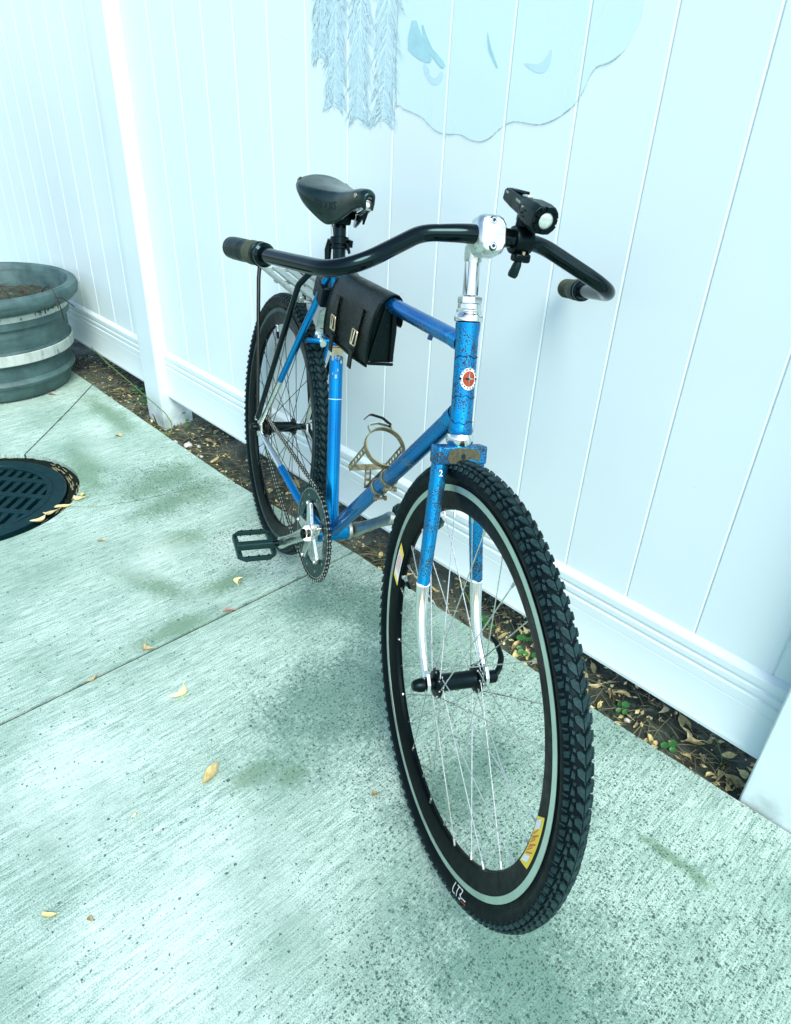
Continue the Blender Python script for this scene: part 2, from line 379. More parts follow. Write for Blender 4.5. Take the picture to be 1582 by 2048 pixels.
def fine(mb, L):
    bm = bmesh.new(); vs = [bm.verts.new(v) for v in mb.v]
    for f in mb.f:
        try: bm.faces.new([vs[i] for i in f])
        except ValueError: pass
    for _ in range(4):
        bmesh.ops.triangulate(bm, faces=bm.faces[:])
        es = [e for e in bm.edges if e.calc_length() > L]
        if not es: break
        bmesh.ops.subdivide_edges(bm, edges=es, cuts=1)
    bmesh.ops.triangulate(bm, faces=bm.faces[:])
    bm.verts.index_update(); o = MB(); o.v = [v.co.copy() for v in bm.verts]; o.f = [tuple(v.index for v in f.verts) for f in bm.faces]
    bm.free(); return o
def fillet(pts, rad, n=10):
    pts = [Vector(p) for p in pts]; out = [pts[0]]
    for i in range(1, len(pts)-1):
        p = pts[i]; a = pts[i-1]-p; c = pts[i+1]-p; la, lc = a.length, c.length; a.normalize(); c.normalize()
        ang = a.angle(c); t = min(rad[i-1]/max(1e-6, tan(ang/2)), 0.48*la, 0.48*lc)
        p0, p1 = p+a*t, p+c*t
        for k in range(n):
            s = k/(n-1); out.append(p0*(1-s)**2+p*2*s*(1-s)+p1*s*s)
    out.append(pts[-1]); return out
def lerp(a, b, t): return Vector(a)*(1-t)+Vector(b)*t

# ------------------------------------------------------------------ the setting: ground, soil strip, pavement
g = MB(); g.add([(-60, -60, -0.11), (60, -60, -0.11), (60, 60, -0.11), (-60, 60, -0.11)], [(0, 1, 2, 3)])
M['far'] = simple('far_ground', (0.22, 0.27, 0.24), 0.9, var=0.3, vscale=2)
tag(g.build('ground', 'far', smooth=0), kind='structure')
EDGE = [(-6, -0.124), (-2.3, -0.124), (-0.95, -0.122), (-0.40, -0.082), (0.42, -0.070), (0.80, -0.058), (3.0, -0.03)]
def edge_y(x):
    for (x0, y0), (x1, y1) in zip(EDGE, EDGE[1:]):
        if x0 <= x <= x1: return y0+(y1-y0)*(x-x0)/(x1-x0)
    return EDGE[0][1]
sb = MB(); nx, ny = 420, 34; x0, x1 = -5.0, 2.6
for i in range(nx+1):
    x = x0+(x1-x0)*i/nx
    for j in range(ny+1):
        y = -0.16+0.56*j/ny
        z = -0.040+0.016*noise.noise((x*5, y*5, 0))+0.010*noise.noise((x*19, y*19, 3))+0.006*noise.noise((x*60, y*60, 7))
        if -1.9 < x < -1.3: z -= 0.010
        z = min(z, -0.012)
        sb.v.append(Vector((x, y, z)))
for i in range(nx):
    for j in range(ny):
        a = i*(ny+1)+j; sb.f.append((a, a+ny+1, a+ny+2, a+1))
tag(sb.build('soil_bed', 'soil', smooth=60), kind='structure')
def soil_z(x, y):
    z = -0.040+0.016*noise.noise((x*5, y*5, 0))+0.010*noise.noise((x*19, y*19, 3))+0.006*noise.noise((x*60, y*60, 7))
    if -1.9 < x < -1.3: z -= 0.010
    return min(z, -0.012)

pav = empty('pavement'); tag(pav, kind='structure')
GC, GR = Vector((-1.379, -0.792)), 0.302          # drain opening
G2 = 0.0042                                        # half joint width
def arc(c, r, a0, a1, n=24): return [(c[0]+r*cos(a0+(a1-a0)*i/n), c[1]+r*sin(a0+(a1-a0)*i/n)) for i in range(n+1)]
def ang_of(p): return atan2(p[1]-GC.y, p[0]-GC.x)
J2 = [(-0.949, -0.123), (-0.975, -0.18), (-1.009, -0.257), (-1.033, -0.35), (-1.052, -0.43), (-1.090, -0.53), (-1.150, -0.60)]
J3 = [(-2.085, -0.124), (-1.90, -0.285), (-1.72, -0.45), (-1.575, -0.585)]
a2 = ang_of(J2[-1]); a3 = ang_of(J3[-1]); a4 = -pi/2
def off(path, d):
    out = []
    for i, p in enumerate(path):
        q0, q1 = Vector(path[max(0, i-1)]), Vector(path[min(len(path)-1, i+1)]); t = (q1-q0).normalized()
        w = d*(0.8+0.35*noise.noise((p[0]*40, p[1]*40, 0)))
        out.append((p[0]-t.y*w, p[1]+t.x*w))
    return out
def dense(path, n=8):
    out = []
    for a, b in zip(path, path[1:]):
        for i in range(n): out.append(tuple(lerp((a[0], a[1], 0), (b[0], b[1], 0), i/n))[:2])
    out.append(tuple(path[-1])); return out
J2d, J3d = dense(J2), dense(J3)
def ed(xa, xb, n=14): return [(xa+(xb-xa)*i/n, edge_y(xa+(xb-xa)*i/n)+0.0025*noise.noise(((xa+(xb-xa)*i/n)*9, 0, 0))) for i in range(n+1)]
j1a, j1b = (-0.392, edge_y(-0.392)), (-0.352, -5.0)
def j1x(y): return -0.392+(0.040)*(edge_y(-0.392)-y)/(5.0)
slabs = []
slabs.append([(j1x(-5)+G2, -5.0), (3.0, -5.0)]+[(3.0, edge_y(3.0))]+list(reversed(ed(j1a[0]+G2, 2.9, 40))))
gy = GR+G2
pA = [(j1x(-5)-G2, -5.0)]+[(j1a[0]-G2, edge_y(j1a[0]))]+list(reversed(ed(-0.945, j1a[0]-0.004, 12)))[1:]+off(J2d, G2)[1:-1]
slabs.append(pA+arc(GC, GR, a2-0.01, a4+0.012)+[(GC.x+G2, -5.0)])
pB = off(J2d, -G2)[:-1]
slabs.append(list(reversed(ed(-2.08, -0.955, 26)))+[q for q in off(J3d, G2)][1:-1]+arc(GC, GR, a3-0.01, a2+0.012)+list(reversed(pB))[:-1])
slabs.append(list(reversed(ed(-6, -2.092, 12)))+[(-6, -5.0), (GC.x-G2, -5.0)]+arc(GC, GR, a4-0.012, a3+0.012-2*pi)+list(reversed(off(J3d, -G2)[1:-1])))
import mathutils.geometry as mg
for poly in slabs:
    # triangulate robustly
    vs = [Vector((p[0], p[1], 0)) for p in poly]
    tris = mg.tessellate_polygon([vs]); n = len(vs)
    mb = MB(); mb.v = [Vector((p.x, p.y, 0)) for p in vs]+[Vector((p.x, p.y, -0.10)) for p in vs]
    mb.f = [tuple(t) for t in tris]+[(i, (i+1) % n, n+(i+1) % n, n+i) for i in range(n)]
    mb.build('slab', 'concrete', pav, smooth=0)
# ring shaped joint bed with the drain opening cut out
jb = MB(); outer = [(-6, -5), (3, -5), (3, -0.17), (-6, -0.17)]
loop = arc(GC, GR+0.002, 0, 2*pi, 64)[:-1]
tv = [Vector((p[0], p[1], 0)) for p in outer]; hv = [Vector((p[0], p[1], 0)) for p in loop]
tt = mg.tessellate_polygon([tv, hv]); jb.v = [Vector((q.x, q.y, -0.0055)) for q in tv+hv]; jb.f = [tuple(t) for t in tt]
M['joint'] = simple('joint_dirt', (0.010, 0.016, 0.012), 0.95, var=0.5, vscale=90, spec=0.1)
jb.build('joint_filler', 'joint', pav, smooth=0)

# ------------------------------------------------------------------ drain cover
dr = empty('drain_cover', (GC.x, GC.y, -0.004))
tag(dr, 'round dark green slotted drain cover set in the concrete', 'drain cover')
lid = MB(); LR = 0.262; ZT = 0.0
sd = Vector((-0.66, 0.75)).normalized(); sn = Vector((-sd.y, sd.x))
# lid plate: bars between slots, built as a plate ring plus ribs in two directions
ring_ = MB(); ring_.lathe([(LR, -0.03), (LR, ZT-0.002), (LR-0.003, ZT), (LR-0.036, ZT), (LR-0.038, ZT-0.003), (LR-0.042, ZT-0.003), (LR-0.044, ZT), (LR-0.058, ZT), (LR-0.058, -0.03)], seg=72, close=True)
ring_.build('lid_ring', 'iron', dr, smooth=30)
inner = LR-0.0575
def clip_circle(u0, u1, v0, v1):
    """rectangle in (sd, sn) axes cut by the inner circle, convex polygon"""
    pts = [(u0, v0), (u1, v0), (u1, v1), (u0, v1)]
    out = pts
    for k in range(40):
        a = 2*pi*k/40; nx_, ny_ = cos(a), sin(a); d = inner*cos(pi/40); new = []
        for i in range(len(out)):
            p, q = out[i], out[(i+1) % len(out)]
            dp, dq = p[0]*nx_+p[1]*ny_-d, q[0]*nx_+q[1]*ny_-d
            if dp <= 0: new.append(p)
            if dp*dq < 0: t = dp/(dp-dq); new.append((p[0]+(q[0]-p[0])*t, p[1]+(q[1]-p[1])*t))
        out = new
        if not out: return []
    return out
nrow = 5; rowp = 0.094; 
for r_ in range(-2, 4):      # cross ribs
    v_ = r_*rowp-0.047
    pl_ = clip_circle(v_-0.011, v_+0.011, -0.3, 0.3)
    if len(pl_) > 2: MB().prism(pl_, (0, 0, 0), (sd.x, sd.y, 0), (sn.x, sn.y, 0), (0, 0, 1), -0.025, ZT-0.001).build('rib', 'iron', dr, smooth=0, bevel=0.0012)
for k in range(-7, 8):       # long bars between slots
    pl_ = clip_circle(-0.3, 0.3, k*0.034-0.0088, k*0.034+0.0088)
    if len(pl_) > 2: MB().prism(pl_, (0, 0, 0), (sd.x, sd.y, 0), (sn.x, sn.y, 0), (0, 0, 1), -0.024, ZT-0.0025).build('slot_bar', 'iron', dr, smooth=0, bevel=0.0012)
MB().lathe([(GR-0.004, -0.05), (GR-0.004, -0.022), (LR+0.004, -0.022), (LR+0.004, -0.05)], seg=64, close=True).build('frame_ring', 'iron', dr, smooth=30)
dbr = MB()
for i in range(121):
    a = 2*pi*i/120
    for j, r in enumerate((LR+0.003, LR+0.012, LR+0.024, GR+0.001)): dbr.v.append(Vector((r*cos(a), r*sin(a), -0.014+0.006*noise.noise((r*cos(a)*60, r*sin(a)*60, j))+(0.004 if j == 3 else 0))))
for i in range(120):
    for j in range(3): dbr.f.append((i*4+j, i*4+j+1, i*4+j+5, i*4+j+4))
dbr.build('rim_dirt', 'joint', dr, smooth=60)
MB().lathe([(0.0001, -0.095), (GR-0.004, -0.095)], seg=48).build('pit_floor', 'soil', dr, smooth=0)

# ------------------------------------------------------------------ fence
def board(xa, xb, z0, z1, parent, name='board'):
    c = 0.0030; d = 0.0026
    prof = [(xa+0.0001, 0.020), (xa+0.0001, d), (xa+c, 0.0), (xb-c, 0.0), (xb-0.0001, d), (xb-0.0001, 0.020)]
    mb = MB(); mb.prism([(p[0], p[1]) for p in prof], (0, 0, 0), (1, 0, 0), (0, 1, 0), (0, 0, 1), z0, z1)
    return mb.build(name, 'vinyl', parent, smooth=0)
RAIL = [(0.040, 0.078), (-0.0175, 0.078), (-0.0180, 0.086), (-0.0135, 0.097), (-0.0135, 0.176), (-0.0125, 0.1765), (-0.0125, 0.1785), (-0.0135, 0.179), (-0.0135, 0.200), (-0.0095, 0.203), (-0.0095, 0.207), (-0.0135, 0.211),
        (-0.0135, 0.222), (-0.0095, 0.225), (-0.0095, 0.229), (-0.0135, 0.233), (-0.0135, 0.247), (-0.0115, 0.251), (-0.0010, 0.259), (0.040, 0.259)]
def rail(xa, xb, parent, zoff=0.0, flip=None):
    mb = MB(); pr = [(p[0], p[1]+zoff) for p in RAIL]
    if flip: pr = [(p[0], flip-p[1]) for p in RAIL]
    mb.prism(pr, (0, 0, 0), (0, 1, 0), (0, 0, 1), (1, 0, 0), xa, xb)
    return mb.build('rail', 'vinyl', parent, smooth=25)
def panel(xa, xb, seams, label):
    p = empty('vinyl_fence', ((xa+xb)/2, 0.01, 0.07)); tag(p, label, 'fence panel', 'white vinyl fence panels')
    off_ = -Vector(p.location)
    xs = [xa+0.002]+[s for s in sorted(seams) if xa+0.02 < s < xb-0.02]+[xb-0.002]
    for a, b in zip(xs, xs[1:]): o = board(a, b, 0.20, 1.74, p); o.location = off_
    o = rail(xa+0.001, xb-0.001, p); o.location = off_
    o = rail(xa+0.001, xb-0.001, p, flip=1.94); o.location = off_
    return p
panel(-1.585, 0.72, [-1.419+0.15*k for k in range(0, 15)], 'long white vinyl plank fence panel behind the bicycle')
panel(-4.02, -1.712, [-1.866-0.157*k for k in range(0, 15)], 'white vinyl plank fence panel left of the corner post beside the planter')
panel(0.847, 3.1, [0.99+0.15*k for k in range(0, 15)], 'white vinyl plank fence panel at the right edge')
def post(xc, label, h=1.86):
    p = empty('fence_post', (xc, 0.0105, -0.08)); tag(p, label, 'fence post', 'white vinyl fence posts')
    w = 0.0635
    mb = MB().box((0, 0, (h+0.08)/2), (2*w, 2*w, h+0.08)); mb.build('shaft', 'vinyl', p, smooth=30, bevel=0.004, seg=3)
    cp = MB().add([(-w-.008, -w-.008, h+.082), (w+.008, -w-.008, h+.082), (w+.008, w+.008, h+.082), (-w-.008, w+.008, h+.082), (0, 0, h+.13),
                   (-w-.008, -w-.008, h+.05), (w+.008, -w-.008, h+.05), (w+.008, w+.008, h+.05), (-w-.008, w+.008, h+.05)],
                  [(0, 1, 4), (1, 2, 4), (2, 3, 4), (3, 0, 4), (0, 5, 6, 1), (1, 6, 7, 2), (2, 7, 8, 3), (3, 8, 5, 0), (5, 8, 7, 6)])
    cp.build('cap', 'vinyl', p, smooth=0)
    return p
post(-1.6485, 'white square vinyl fence post between the two long panels, left of the bicycle')
post(0.7835, 'white square vinyl fence post at the right edge, base beside the soil strip')
post(-4.0835, 'white square vinyl fence post at the far left behind the planter')

# ------------------------------------------------------------------ mural painted on the planks
SEAMS = [-1.419+0.15*k for k in range(0, 15)]
def clip_half(poly, x, keep_right):
    out = []
    for i in range(len(poly)):
        p, q = poly[i], poly[(i+1) % len(poly)]
        ip, iq = (p[0] >= x) == keep_right, (q[0] >= x) == keep_right
        if ip: out.append(p)
        if ip != iq: t = (x-p[0])/(q[0]-p[0]); out.append((x, p[1]+(q[1]-p[1])*t))
    return out
def on_boards(poly, y0, y1):
    """flat paint, cut at the plank joints"""
    mb = MB(); xs = [p[0] for p in poly]
    cuts = [-9]+SEAMS+[9]
    for a, b in zip(cuts, cuts[1:]):
        if b < min(xs) or a > max(xs): continue
        q = clip_half(clip_half(poly, a+0.003, True), b-0.003, False)
        if len(q) < 3: continue
        n = len(q); vs = [Vector((p[0], p[1], 0)) for p in q]; o = len(mb.v)
        mb.v += [Vector((p[0], y1, p[1])) for p in q]+[Vector((p[0], y0, p[1])) for p in q]
        mb.f += [tuple(o+i for i in t) for t in mg.tessellate_polygon([vs])]
        mb.f += [(o+i, o+(i+1) % n, o+n+(i+1) % n, o+n+i) for i in range(n)]
    return mb
def smooth_poly(p, it=2):
    for _ in range(it):
        q = []
        for i in range(len(p)):
            a, b = p[i], p[(i+1) % len(p)]
            q += [(a[0]*.75+b[0]*.25, a[1]*.75+b[1]*.25), (a[0]*.25+b[0]*.75, a[1]*.25+b[1]*.75)]
        p = q
    return p
mu = empty('mural', (-0.15, -0.001, 1.06)); tag(mu, 'pale blue mural of fronds and a wavy-edged shape painted on the fence', 'mural')
MO = -Vector(mu.location)
def mpart(name, poly, mat, y=-0.0009, sm=1):
    o = on_boards(smooth_poly(poly, sm), 0.0, y).build(name, mat, mu, smooth=0); o.location = MO; return o
def mline(name, pts, w, mat, y=-0.0018):
    mb = MB()
    for a, b in zip(pts, pts[1:]):
        a, b = Vector(a), Vector(b); t = (b-a)
        if t.length < 1e-6: continue
        t.normalize(); nn = Vector((-t.y, t.x))*w/2
        q = [a+nn, a-nn, b-nn, b+nn]; o = len(mb.v)
        mb.v += [Vector((p.x, y, p.y)) for p in q]; mb.f.append((o, o+1, o+2, o+3))
    return mb
BLOB = [(0.159, 1.21), (0.142, 1.195), (0.127, 1.188), (0.11, 1.185), (0.101, 1.176), (0.094, 1.156), (0.083, 1.134), (0.064, 1.119), (0.043, 1.106), (0.01, 1.095), (-0.017, 1.097), (-0.044, 1.099), (-0.062, 1.095), (-0.085, 1.081), (-0.1, 1.068), (-0.122, 1.06), (-0.146, 1.061), (-0.178, 1.071), (-0.215, 1.067), (-0.241, 1.071), (-0.262, 1.081), (-0.283, 1.094), (-0.311, 1.101), (-0.339, 1.106), (-0.353, 1.113), (-0.361, 1.108), (-0.368, 1.213), (-0.36, 1.34), (-0.30, 1.45), (-0.18, 1.50), (-0.04, 1.49), (0.08, 1.43), (0.16, 1.33), (0.18, 1.26)]
mpart('wash', BLOB, 'mural')
FR = [[(-0.643, 1.215), (-0.635, 1.195), (-0.61, 1.182), (-0.589, 1.189), (-0.592, 1.215), (-0.585, 1.30), (-0.60, 1.36), (-0.63, 1.30)],
      [(-0.601, 1.184), (-0.598, 1.158), (-0.582, 1.117), (-0.561, 1.091), (-0.542, 1.107), (-0.536, 1.128), (-0.529, 1.163), (-0.542, 1.189), (-0.556, 1.21), (-0.56, 1.30), (-0.555, 1.40), (-0.58, 1.32)],
      [(-0.520, 1.163), (-0.521, 1.106), (-0.511, 1.074), (-0.48, 1.071), (-0.451, 1.069), (-0.45, 1.091), (-0.455, 1.117), (-0.454, 1.152), (-0.466, 1.189), (-0.478, 1.26), (-0.49, 1.38), (-0.512, 1.28)],
      [(-0.437, 1.214), (-0.44, 1.181), (-0.427, 1.144), (-0.425, 1.125), (-0.406, 1.07), (-0.38, 1.075), (-0.363, 1.099), (-0.364, 1.157), (-0.372, 1.213), (-0.39, 1.30), (-0.42, 1.40), (-0.44, 1.28)]]
for k, f in enumerate(FR):
    inner_ = [(sum(p[0] for p in f)/len(f)*0.35+p[0]*0.65, p[1]+0.012) for p in f]
    o = mpart('frond', inner_, 'mural', -0.0011)
    xs_ = [p[0] for p in f[:-3]]; zlo = min(p[1] for p in f); cx = (min(xs_)+max(xs_))/2; wd = (max(xs_)-min(xs_))/2
    top = Vector((cx+0.012, 1.36)); bot = Vector((cx, zlo+0.012))
    lv, ve = MB(), MB()
    for i in range(2, 58):
        base = top.lerp(bot, i/58+random.uniform(-.008, .008))
        for s in (-1, 1):
            L = wd*1.7*random.uniform(.55, 1.15); tip = base+Vector((s*L*random.uniform(.55, .8), -0.050*random.uniform(.7, 1.4)))
            if tip.y < zlo-0.006: tip.y = zlo-0.006*random.random()
            t_ = (tip-base).normalized(); nn = Vector((-t_.y, t_.x))*random.uniform(0.0014, 0.0026); m_ = base.lerp(tip, 0.45)+Vector((s*0.003, 0.003))
            o_ = len(lv.v); yy_ = -0.0013-0.0004*random.random()
            lv.v += [Vector((p_.x, yy_, p_.y)) for p_ in (base, m_+nn, tip, m_-nn)]; lv.f.append((o_, o_+1, o_+2, o_+3))
            if random.random() < 0.6:
                l_ = mline('r', [base, m_, tip], random.uniform(0.0005, 0.0011), 'mural_line', -0.0019); ve.add(l_.v, l_.f)
    l_ = mline('rib', [top, bot], 0.0018, 'mural_line', -0.0022); ve.add(l_.v, l_.f)
    tag(lv.build('leaflets', 'mural2', o, smooth=0), kind='stuff'); tag(ve.build('leaf_veins', 'mural_line', o, smooth=0), kind='stuff')
    ot = mline('e', [(p[0]+random.uniform(-.003, .003), p[1]+random.uniform(-.003, .003)) for p in dense(f, 5) if p[1] < 1.19], 0.0010, 'mural_edge', -0.0024)
    ot.f = [q for q in ot.f if random.random() < 0.4 and abs(ot.v[q[0]].x-ot.v[q[2]].x) < 0.03]
    tag(ot.build('outline', 'mural_edge', o, smooth=0), kind='stuff')
for nm, pl_, mt, yy in (('blade', [(-0.339, 1.213), (-0.311, 1.196), (-0.271, 1.184), (-0.263, 1.196), (-0.283, 1.213), (-0.32, 1.27)], 'mural3', -0.0016),
                    ('blade', [(-0.287, 1.213), (-0.259, 1.194), (-0.233, 1.176), (-0.226, 1.186), (-0.251, 1.202), (-0.268, 1.213), (-0.30, 1.26)], 'mural3', -0.0019),
                    ('blade', [(-0.126, 1.212), (-0.116, 1.198), (-0.099, 1.179), (-0.097, 1.182), (-0.108, 1.198), (-0.118, 1.212), (-0.13, 1.24)], 'mural3', -0.0016),
                    ('crescent', [(-0.291, 1.186), (-0.279, 1.163), (-0.258, 1.148), (-0.237, 1.154), (-0.229, 1.171), (-0.239, 1.175), (-0.25, 1.161), (-0.266, 1.165), (-0.271, 1.182)], 'mural2', -0.0013),
                    ('crescent', [(-0.042, 1.188), (-0.023, 1.177), (0.001, 1.172), (0.014, 1.18), (0.019, 1.198), (0.015, 1.211), (0.006, 1.195), (-0.007, 1.186), (-0.027, 1.187)], 'mural2', -0.0013)):
    mpart(nm, pl_, mt, yy)
ot = mline('o', smooth_poly(BLOB, 2)[:112], 0.0011, 'mural_edge', -0.0022); ot.f = [q for q in ot.f if random.random() < 0.8]
o = tag(ot.build('outline', 'mural_edge', mu, smooth=0), kind='stuff'); o.location = MO

# ------------------------------------------------------------------ planter
pt = empty('planter', (-2.345, -0.40, 0.0)); tag(pt, 'large round weathered grey-green banded planter standing by the fence', 'planter')
H = 0.425
prof = [(0.0001, 0.004), (0.262, 0.004), (0.272, 0.012), (0.282, 0.060), (0.296, 0.066), (0.302, 0.078), (0.296, 0.090), (0.288, 0.094),
        (0.292, 0.150), (0.306, 0.157), (0.309, 0.205), (0.302, 0.212), (0.304, 0.320), (0.320, 0.326), (0.328, 0.352), (0.334, 0.356), (0.352, 0.362), (0.366, 0.376),
        (0.371, 0.398), (0.366, 0.416), (0.352, H), (0.334, 0.421), (0.326, 0.40), (0.318, 0.30), (0.0001, 0.30)]
MB().lathe(prof, seg=72).build('body', 'pot', pt, smooth=40)
MB().lathe([(0.3085, 0.160), (0.3115, 0.163), (0.3135, 0.201), (0.3095, 0.203)], seg=72, close=True).build('band', 'band', pt, smooth=40)
MB().lathe([(0.3215, 0.328), (0.3235, 0.329), (0.3310, 0.351), (0.3290, 0.353)], seg=72, close=True).build('band', 'band', pt, smooth=40)
so = MB(); n = 24
for i in range(n+1):
    for j in range(40):
        r = 0.318*i/n; a = 2*pi*j/40
        so.v.append(Vector((r*cos(a), r*sin(a), 0.335+0.02*noise.noise((r*cos(a)*14, r*sin(a)*14, 2)))))
for i in range(n):
    for j in range(40): so.f.append((i*40+j, (i+1)*40+j, (i+1)*40+(j+1) % 40, i*40+(j+1) % 40))
so.build('potting_soil', 'soil', pt, smooth=60)
w = MB(); base = Vector((0.30, 0.14, 0.34))
w.tube(fillet([base, base+Vector((0.01, 0.0, 0.09)), base+Vector((0.06, 0.02, 0.12)), base+Vector((0.085, 0.03, 0.06)), base+Vector((0.06, 0.045, -0.02))], [.04, .04, .03]), 0.0022, 6)
w.build('dead_stem', 'wire', pt)
MB().tube([(0.29, 0.16, 0.40), (0.35, 0.20, 0.40), (0.40, 0.22, 0.375)], 0.0022, 6).build('dead_stem', 'wire', pt)
MB().tube([(0.16, 0.24, 0.31), (0.185, 0.255, 0.37), (0.19, 0.26, 0.405)], 0.0018, 6).build('dead_stem', 'straw', pt)
MB().tube(fillet([(0.2, -0.05, 0.33), (0.22, -0.04, 0.43), (0.25, 0.02, 0.45), (0.27, 0.04, 0.40)], [.03, .03]), 0.002, 6).build('dead_stem', 'wire', pt)
tw = MB()
for i in range(60):
    a, r = random.uniform(0, 2*pi), 0.29*sqrt(random.random()); b = Vector((r*cos(a), r*sin(a), 0.345))
    d = Vector((random.uniform(-1, 1), random.uniform(-1, 1), random.uniform(0.1, 0.8))).normalized()*random.uniform(.02, .06)
    tw.tube([b, b+d], [0.002, 0.001], 5)
for i in range(40):
    b = Vector((0.29, 0.14, 0.36))+Vector((random.uniform(-.04, .03), random.uniform(-.05, .05), random.uniform(-.01, .03)))
    d = Vector((random.uniform(-1, 1), random.uniform(-1, 1), random.uniform(0, .8))).normalized()*random.uniform(.015, .04)
    tw.tube([b, b+d], [0.003, 0.001], 5)
tag(tw.build('dead_twigs', 'twig', pt), kind='stuff')

# ------------------------------------------------------------------ the bicycle
bk = empty('bicycle', (-0.6091, -0.2154, 0.0)); tag(bk, 'worn blue single-speed bicycle leaning against the white fence', 'bicycle')
bk.matrix_world = Matrix.Translation((-0.6091, -0.2154, 0.0)) @ Matrix.Rotation(-0.3398, 4, 'Z') @ Matrix.Rotation(-0.1376, 4, 'X')
R_ = 0.349; WB = 1.0189; HA = 1.2996; SA = 1.2974; STEER = -0.1183
U = Vector((-cos(HA), 0, sin(HA))); NV = Vector((sin(HA), 0, cos(HA))); Y = Vector((0, 1, 0))
AX = Vector((WB, 0, R_))-NV*0.0523
SROT = Matrix.Rotation(STEER, 3, U)
def SX(p): return SROT @ (Vector(p)-AX)+AX          # unsteered fork coordinates -> bike coordinates
def FK(lat, along, fwd=0.0): return AX+U*along+NV*fwd+Y*lat
BBP = Vector((0.436, 0, 0.2764)); ST = Vector((-cos(SA), 0, sin(SA)))
HT_TOP, HT_BOT = 0.546, 0.388
TT_H, DT_H = FK(0, 0.515), FK(0, 0.420)
SEATTOP = BBP+ST*0.578
# --- frame tubes
ht = MB().lathe([(0.0172, HT_BOT-0.004), (0.0190, HT_BOT), (0.0176, HT_BOT+0.008), (0.0168, HT_BOT+0.014), (0.0166, 0.46), (0.0168, HT_TOP-0.02), (0.0180, HT_TOP-0.010), (0.0184, HT_TOP)], AX, U, 36).build('head_tube', 'blue_worn', bk)
tt0 = BBP+ST*0.553
tmp = MB().tube([tt0, TT_H], 0.0136, 24); tmp.build('top_tube', 'blue_shaded', bk)
MB().tube([BBP, DT_H], 0.0152, 24).build('down_tube', 'blue_shaded', bk)
stube = MB().tube([BBP-ST*0.01, BBP+ST*0.30, SEATTOP], 0.0146, 24).build('seat_tube', 'blue', bk)
MB().lathe([(0.0200, -0.036), (0.0212, -0.033), (0.0212, 0.033), (0.0200, 0.036)], BBP, Y, 28).build('bottom_bracket', 'blue', bk)
# lugs at the head tube, with pointed scroll ends on the tubes
def lug(tube_end, tube_dir, rt, L=0.034):
    mb = MB(); seg = 24; d = Vector(tube_dir).normalized(); a = Y; b = d.cross(a)
    rows = 5
    for i in range(rows+1):
        for k in range(seg):
            th = 2*pi*k/seg; ln = (L*(0.55+0.45*abs(cos(th))**3))*i/rows
            mb.v.append(Vector(tube_end)+d*ln+(a*cos(th)+b*sin(th))*(rt+0.0013-(0.0008 if i == rows else 0)))
    for i in range(rows):
        for k in range(seg): mb.f.append((i*seg+k, i*seg+(k+1) % seg, (i+1)*seg+(k+1) % seg, (i+1)*seg+k))
    return mb
lug(TT_H+(tt0-TT_H).normalized()*0.012, tt0-TT_H, 0.0136).build('lug', 'blue_worn', bk)
lug(DT_H+(BBP-DT_H).normalized()*0.014, BBP-DT_H, 0.0152).build('lug', 'blue_worn', bk)
MB().lathe([(0.0148, 0.528), (0.0162, 0.532), (0.0164, 0.574), (0.0158, 0.582), (0.0148, 0.582)], BBP, ST, 24, close=False).build('seat_lug', 'blue', bk)
# scroll lining, thin dark lines wound round the lugs
sc_l = MB()
for al0, s_ in ((0.536, 1), (0.498, -1), (0.402, 1), (0.440, -1)):
    pts = []
    for i in range(41):
        th = radians(-95)+radians(190)*i/40
        al = al0+s_*0.0028*sin(th*5.0)*cos(th*2); r = 0.0172
        pts.append(AX+U*al+(NV*cos(th)+Y*sin(th))*r)
    sc_l.tube(pts, 0.0005, 5)
sc_l.build('lug_lining', 'black_satin', ht)
# stays, chromed tips
DROP = {s: Vector((0.006, s*0.063, R_+0.004)) for s in (-1, 1)}
for s in (-1, 1):
    top = BBP+ST*0.555+Y*s*0.017+Vector((-0.012, 0, 0)); low = DROP[s]+Vector((0.012, 0, 0.012))
    sp = top.lerp(low, 0.66)
    ss = MB().tube([top+ST*0.012, top, sp], [0.0066, 0.0078, 0.0074], 14).build('seat_stay', 'blue', bk)
    MB().tube([sp, low], [0.0076, 0.0060], 14).build('chrome_tip', 'chrome', ss)
    f0 = BBP+Vector((-0.012, s*0.020, 0.0)); mid = BBP+Vector((-0.13, s*0.040, 0.018)); end = DROP[s]+Vector((0.02, 0, -0.008))
    cm = f0.lerp(end, 0.60); cm.y = s*0.050
    cs = MB().tube(fillet([f0, mid, cm], [0.2]), 0.0098, 14, flat=(1.0, 0.85)).build('chain_stay', 'blue', bk)
    MB().tube([cm, end], [0.0096, 0.0062], 14).build('chrome_tip', 'chrome', cs)
    MB().prism([(-0.014, -0.016), (-0.004, -0.028), (0.010, -0.022), (0.030, -0.008), (0.022, 0.014), (0.006, 0.020), (-0.010, 0.012)], DROP[s], (1, 0, 0), (0, 0, 1), (0, 1, 0), -0.0025, 0.0025).build('dropout', 'alloy', bk, smooth=0, bevel=0.0008)
BR0 = BBP+ST*0.455+Vector((-0.085, 0, -0.06))
MB().tube([BR0+Y*-0.034, BR0+Y*0.034], 0.0062, 12).build('stay_bridge', 'blue', bk)
MB().tube([BR0+Vector((-0.008, 0, 0)), BR0+Vector((0.016, 0, -0.002))], 0.0075, 10).build('bridge_bolt', 'chrome', bk)
MB().tube([FK(0, 0.515)+(tt0-TT_H)*0.20+Vector((0, 0, -0.010)), FK(0, 0.515)+(tt0-TT_H)*0.20+Vector((0, -0.002, -0.021))], 0.0042, 10).build('cable_stop', 'darkblue', bk)
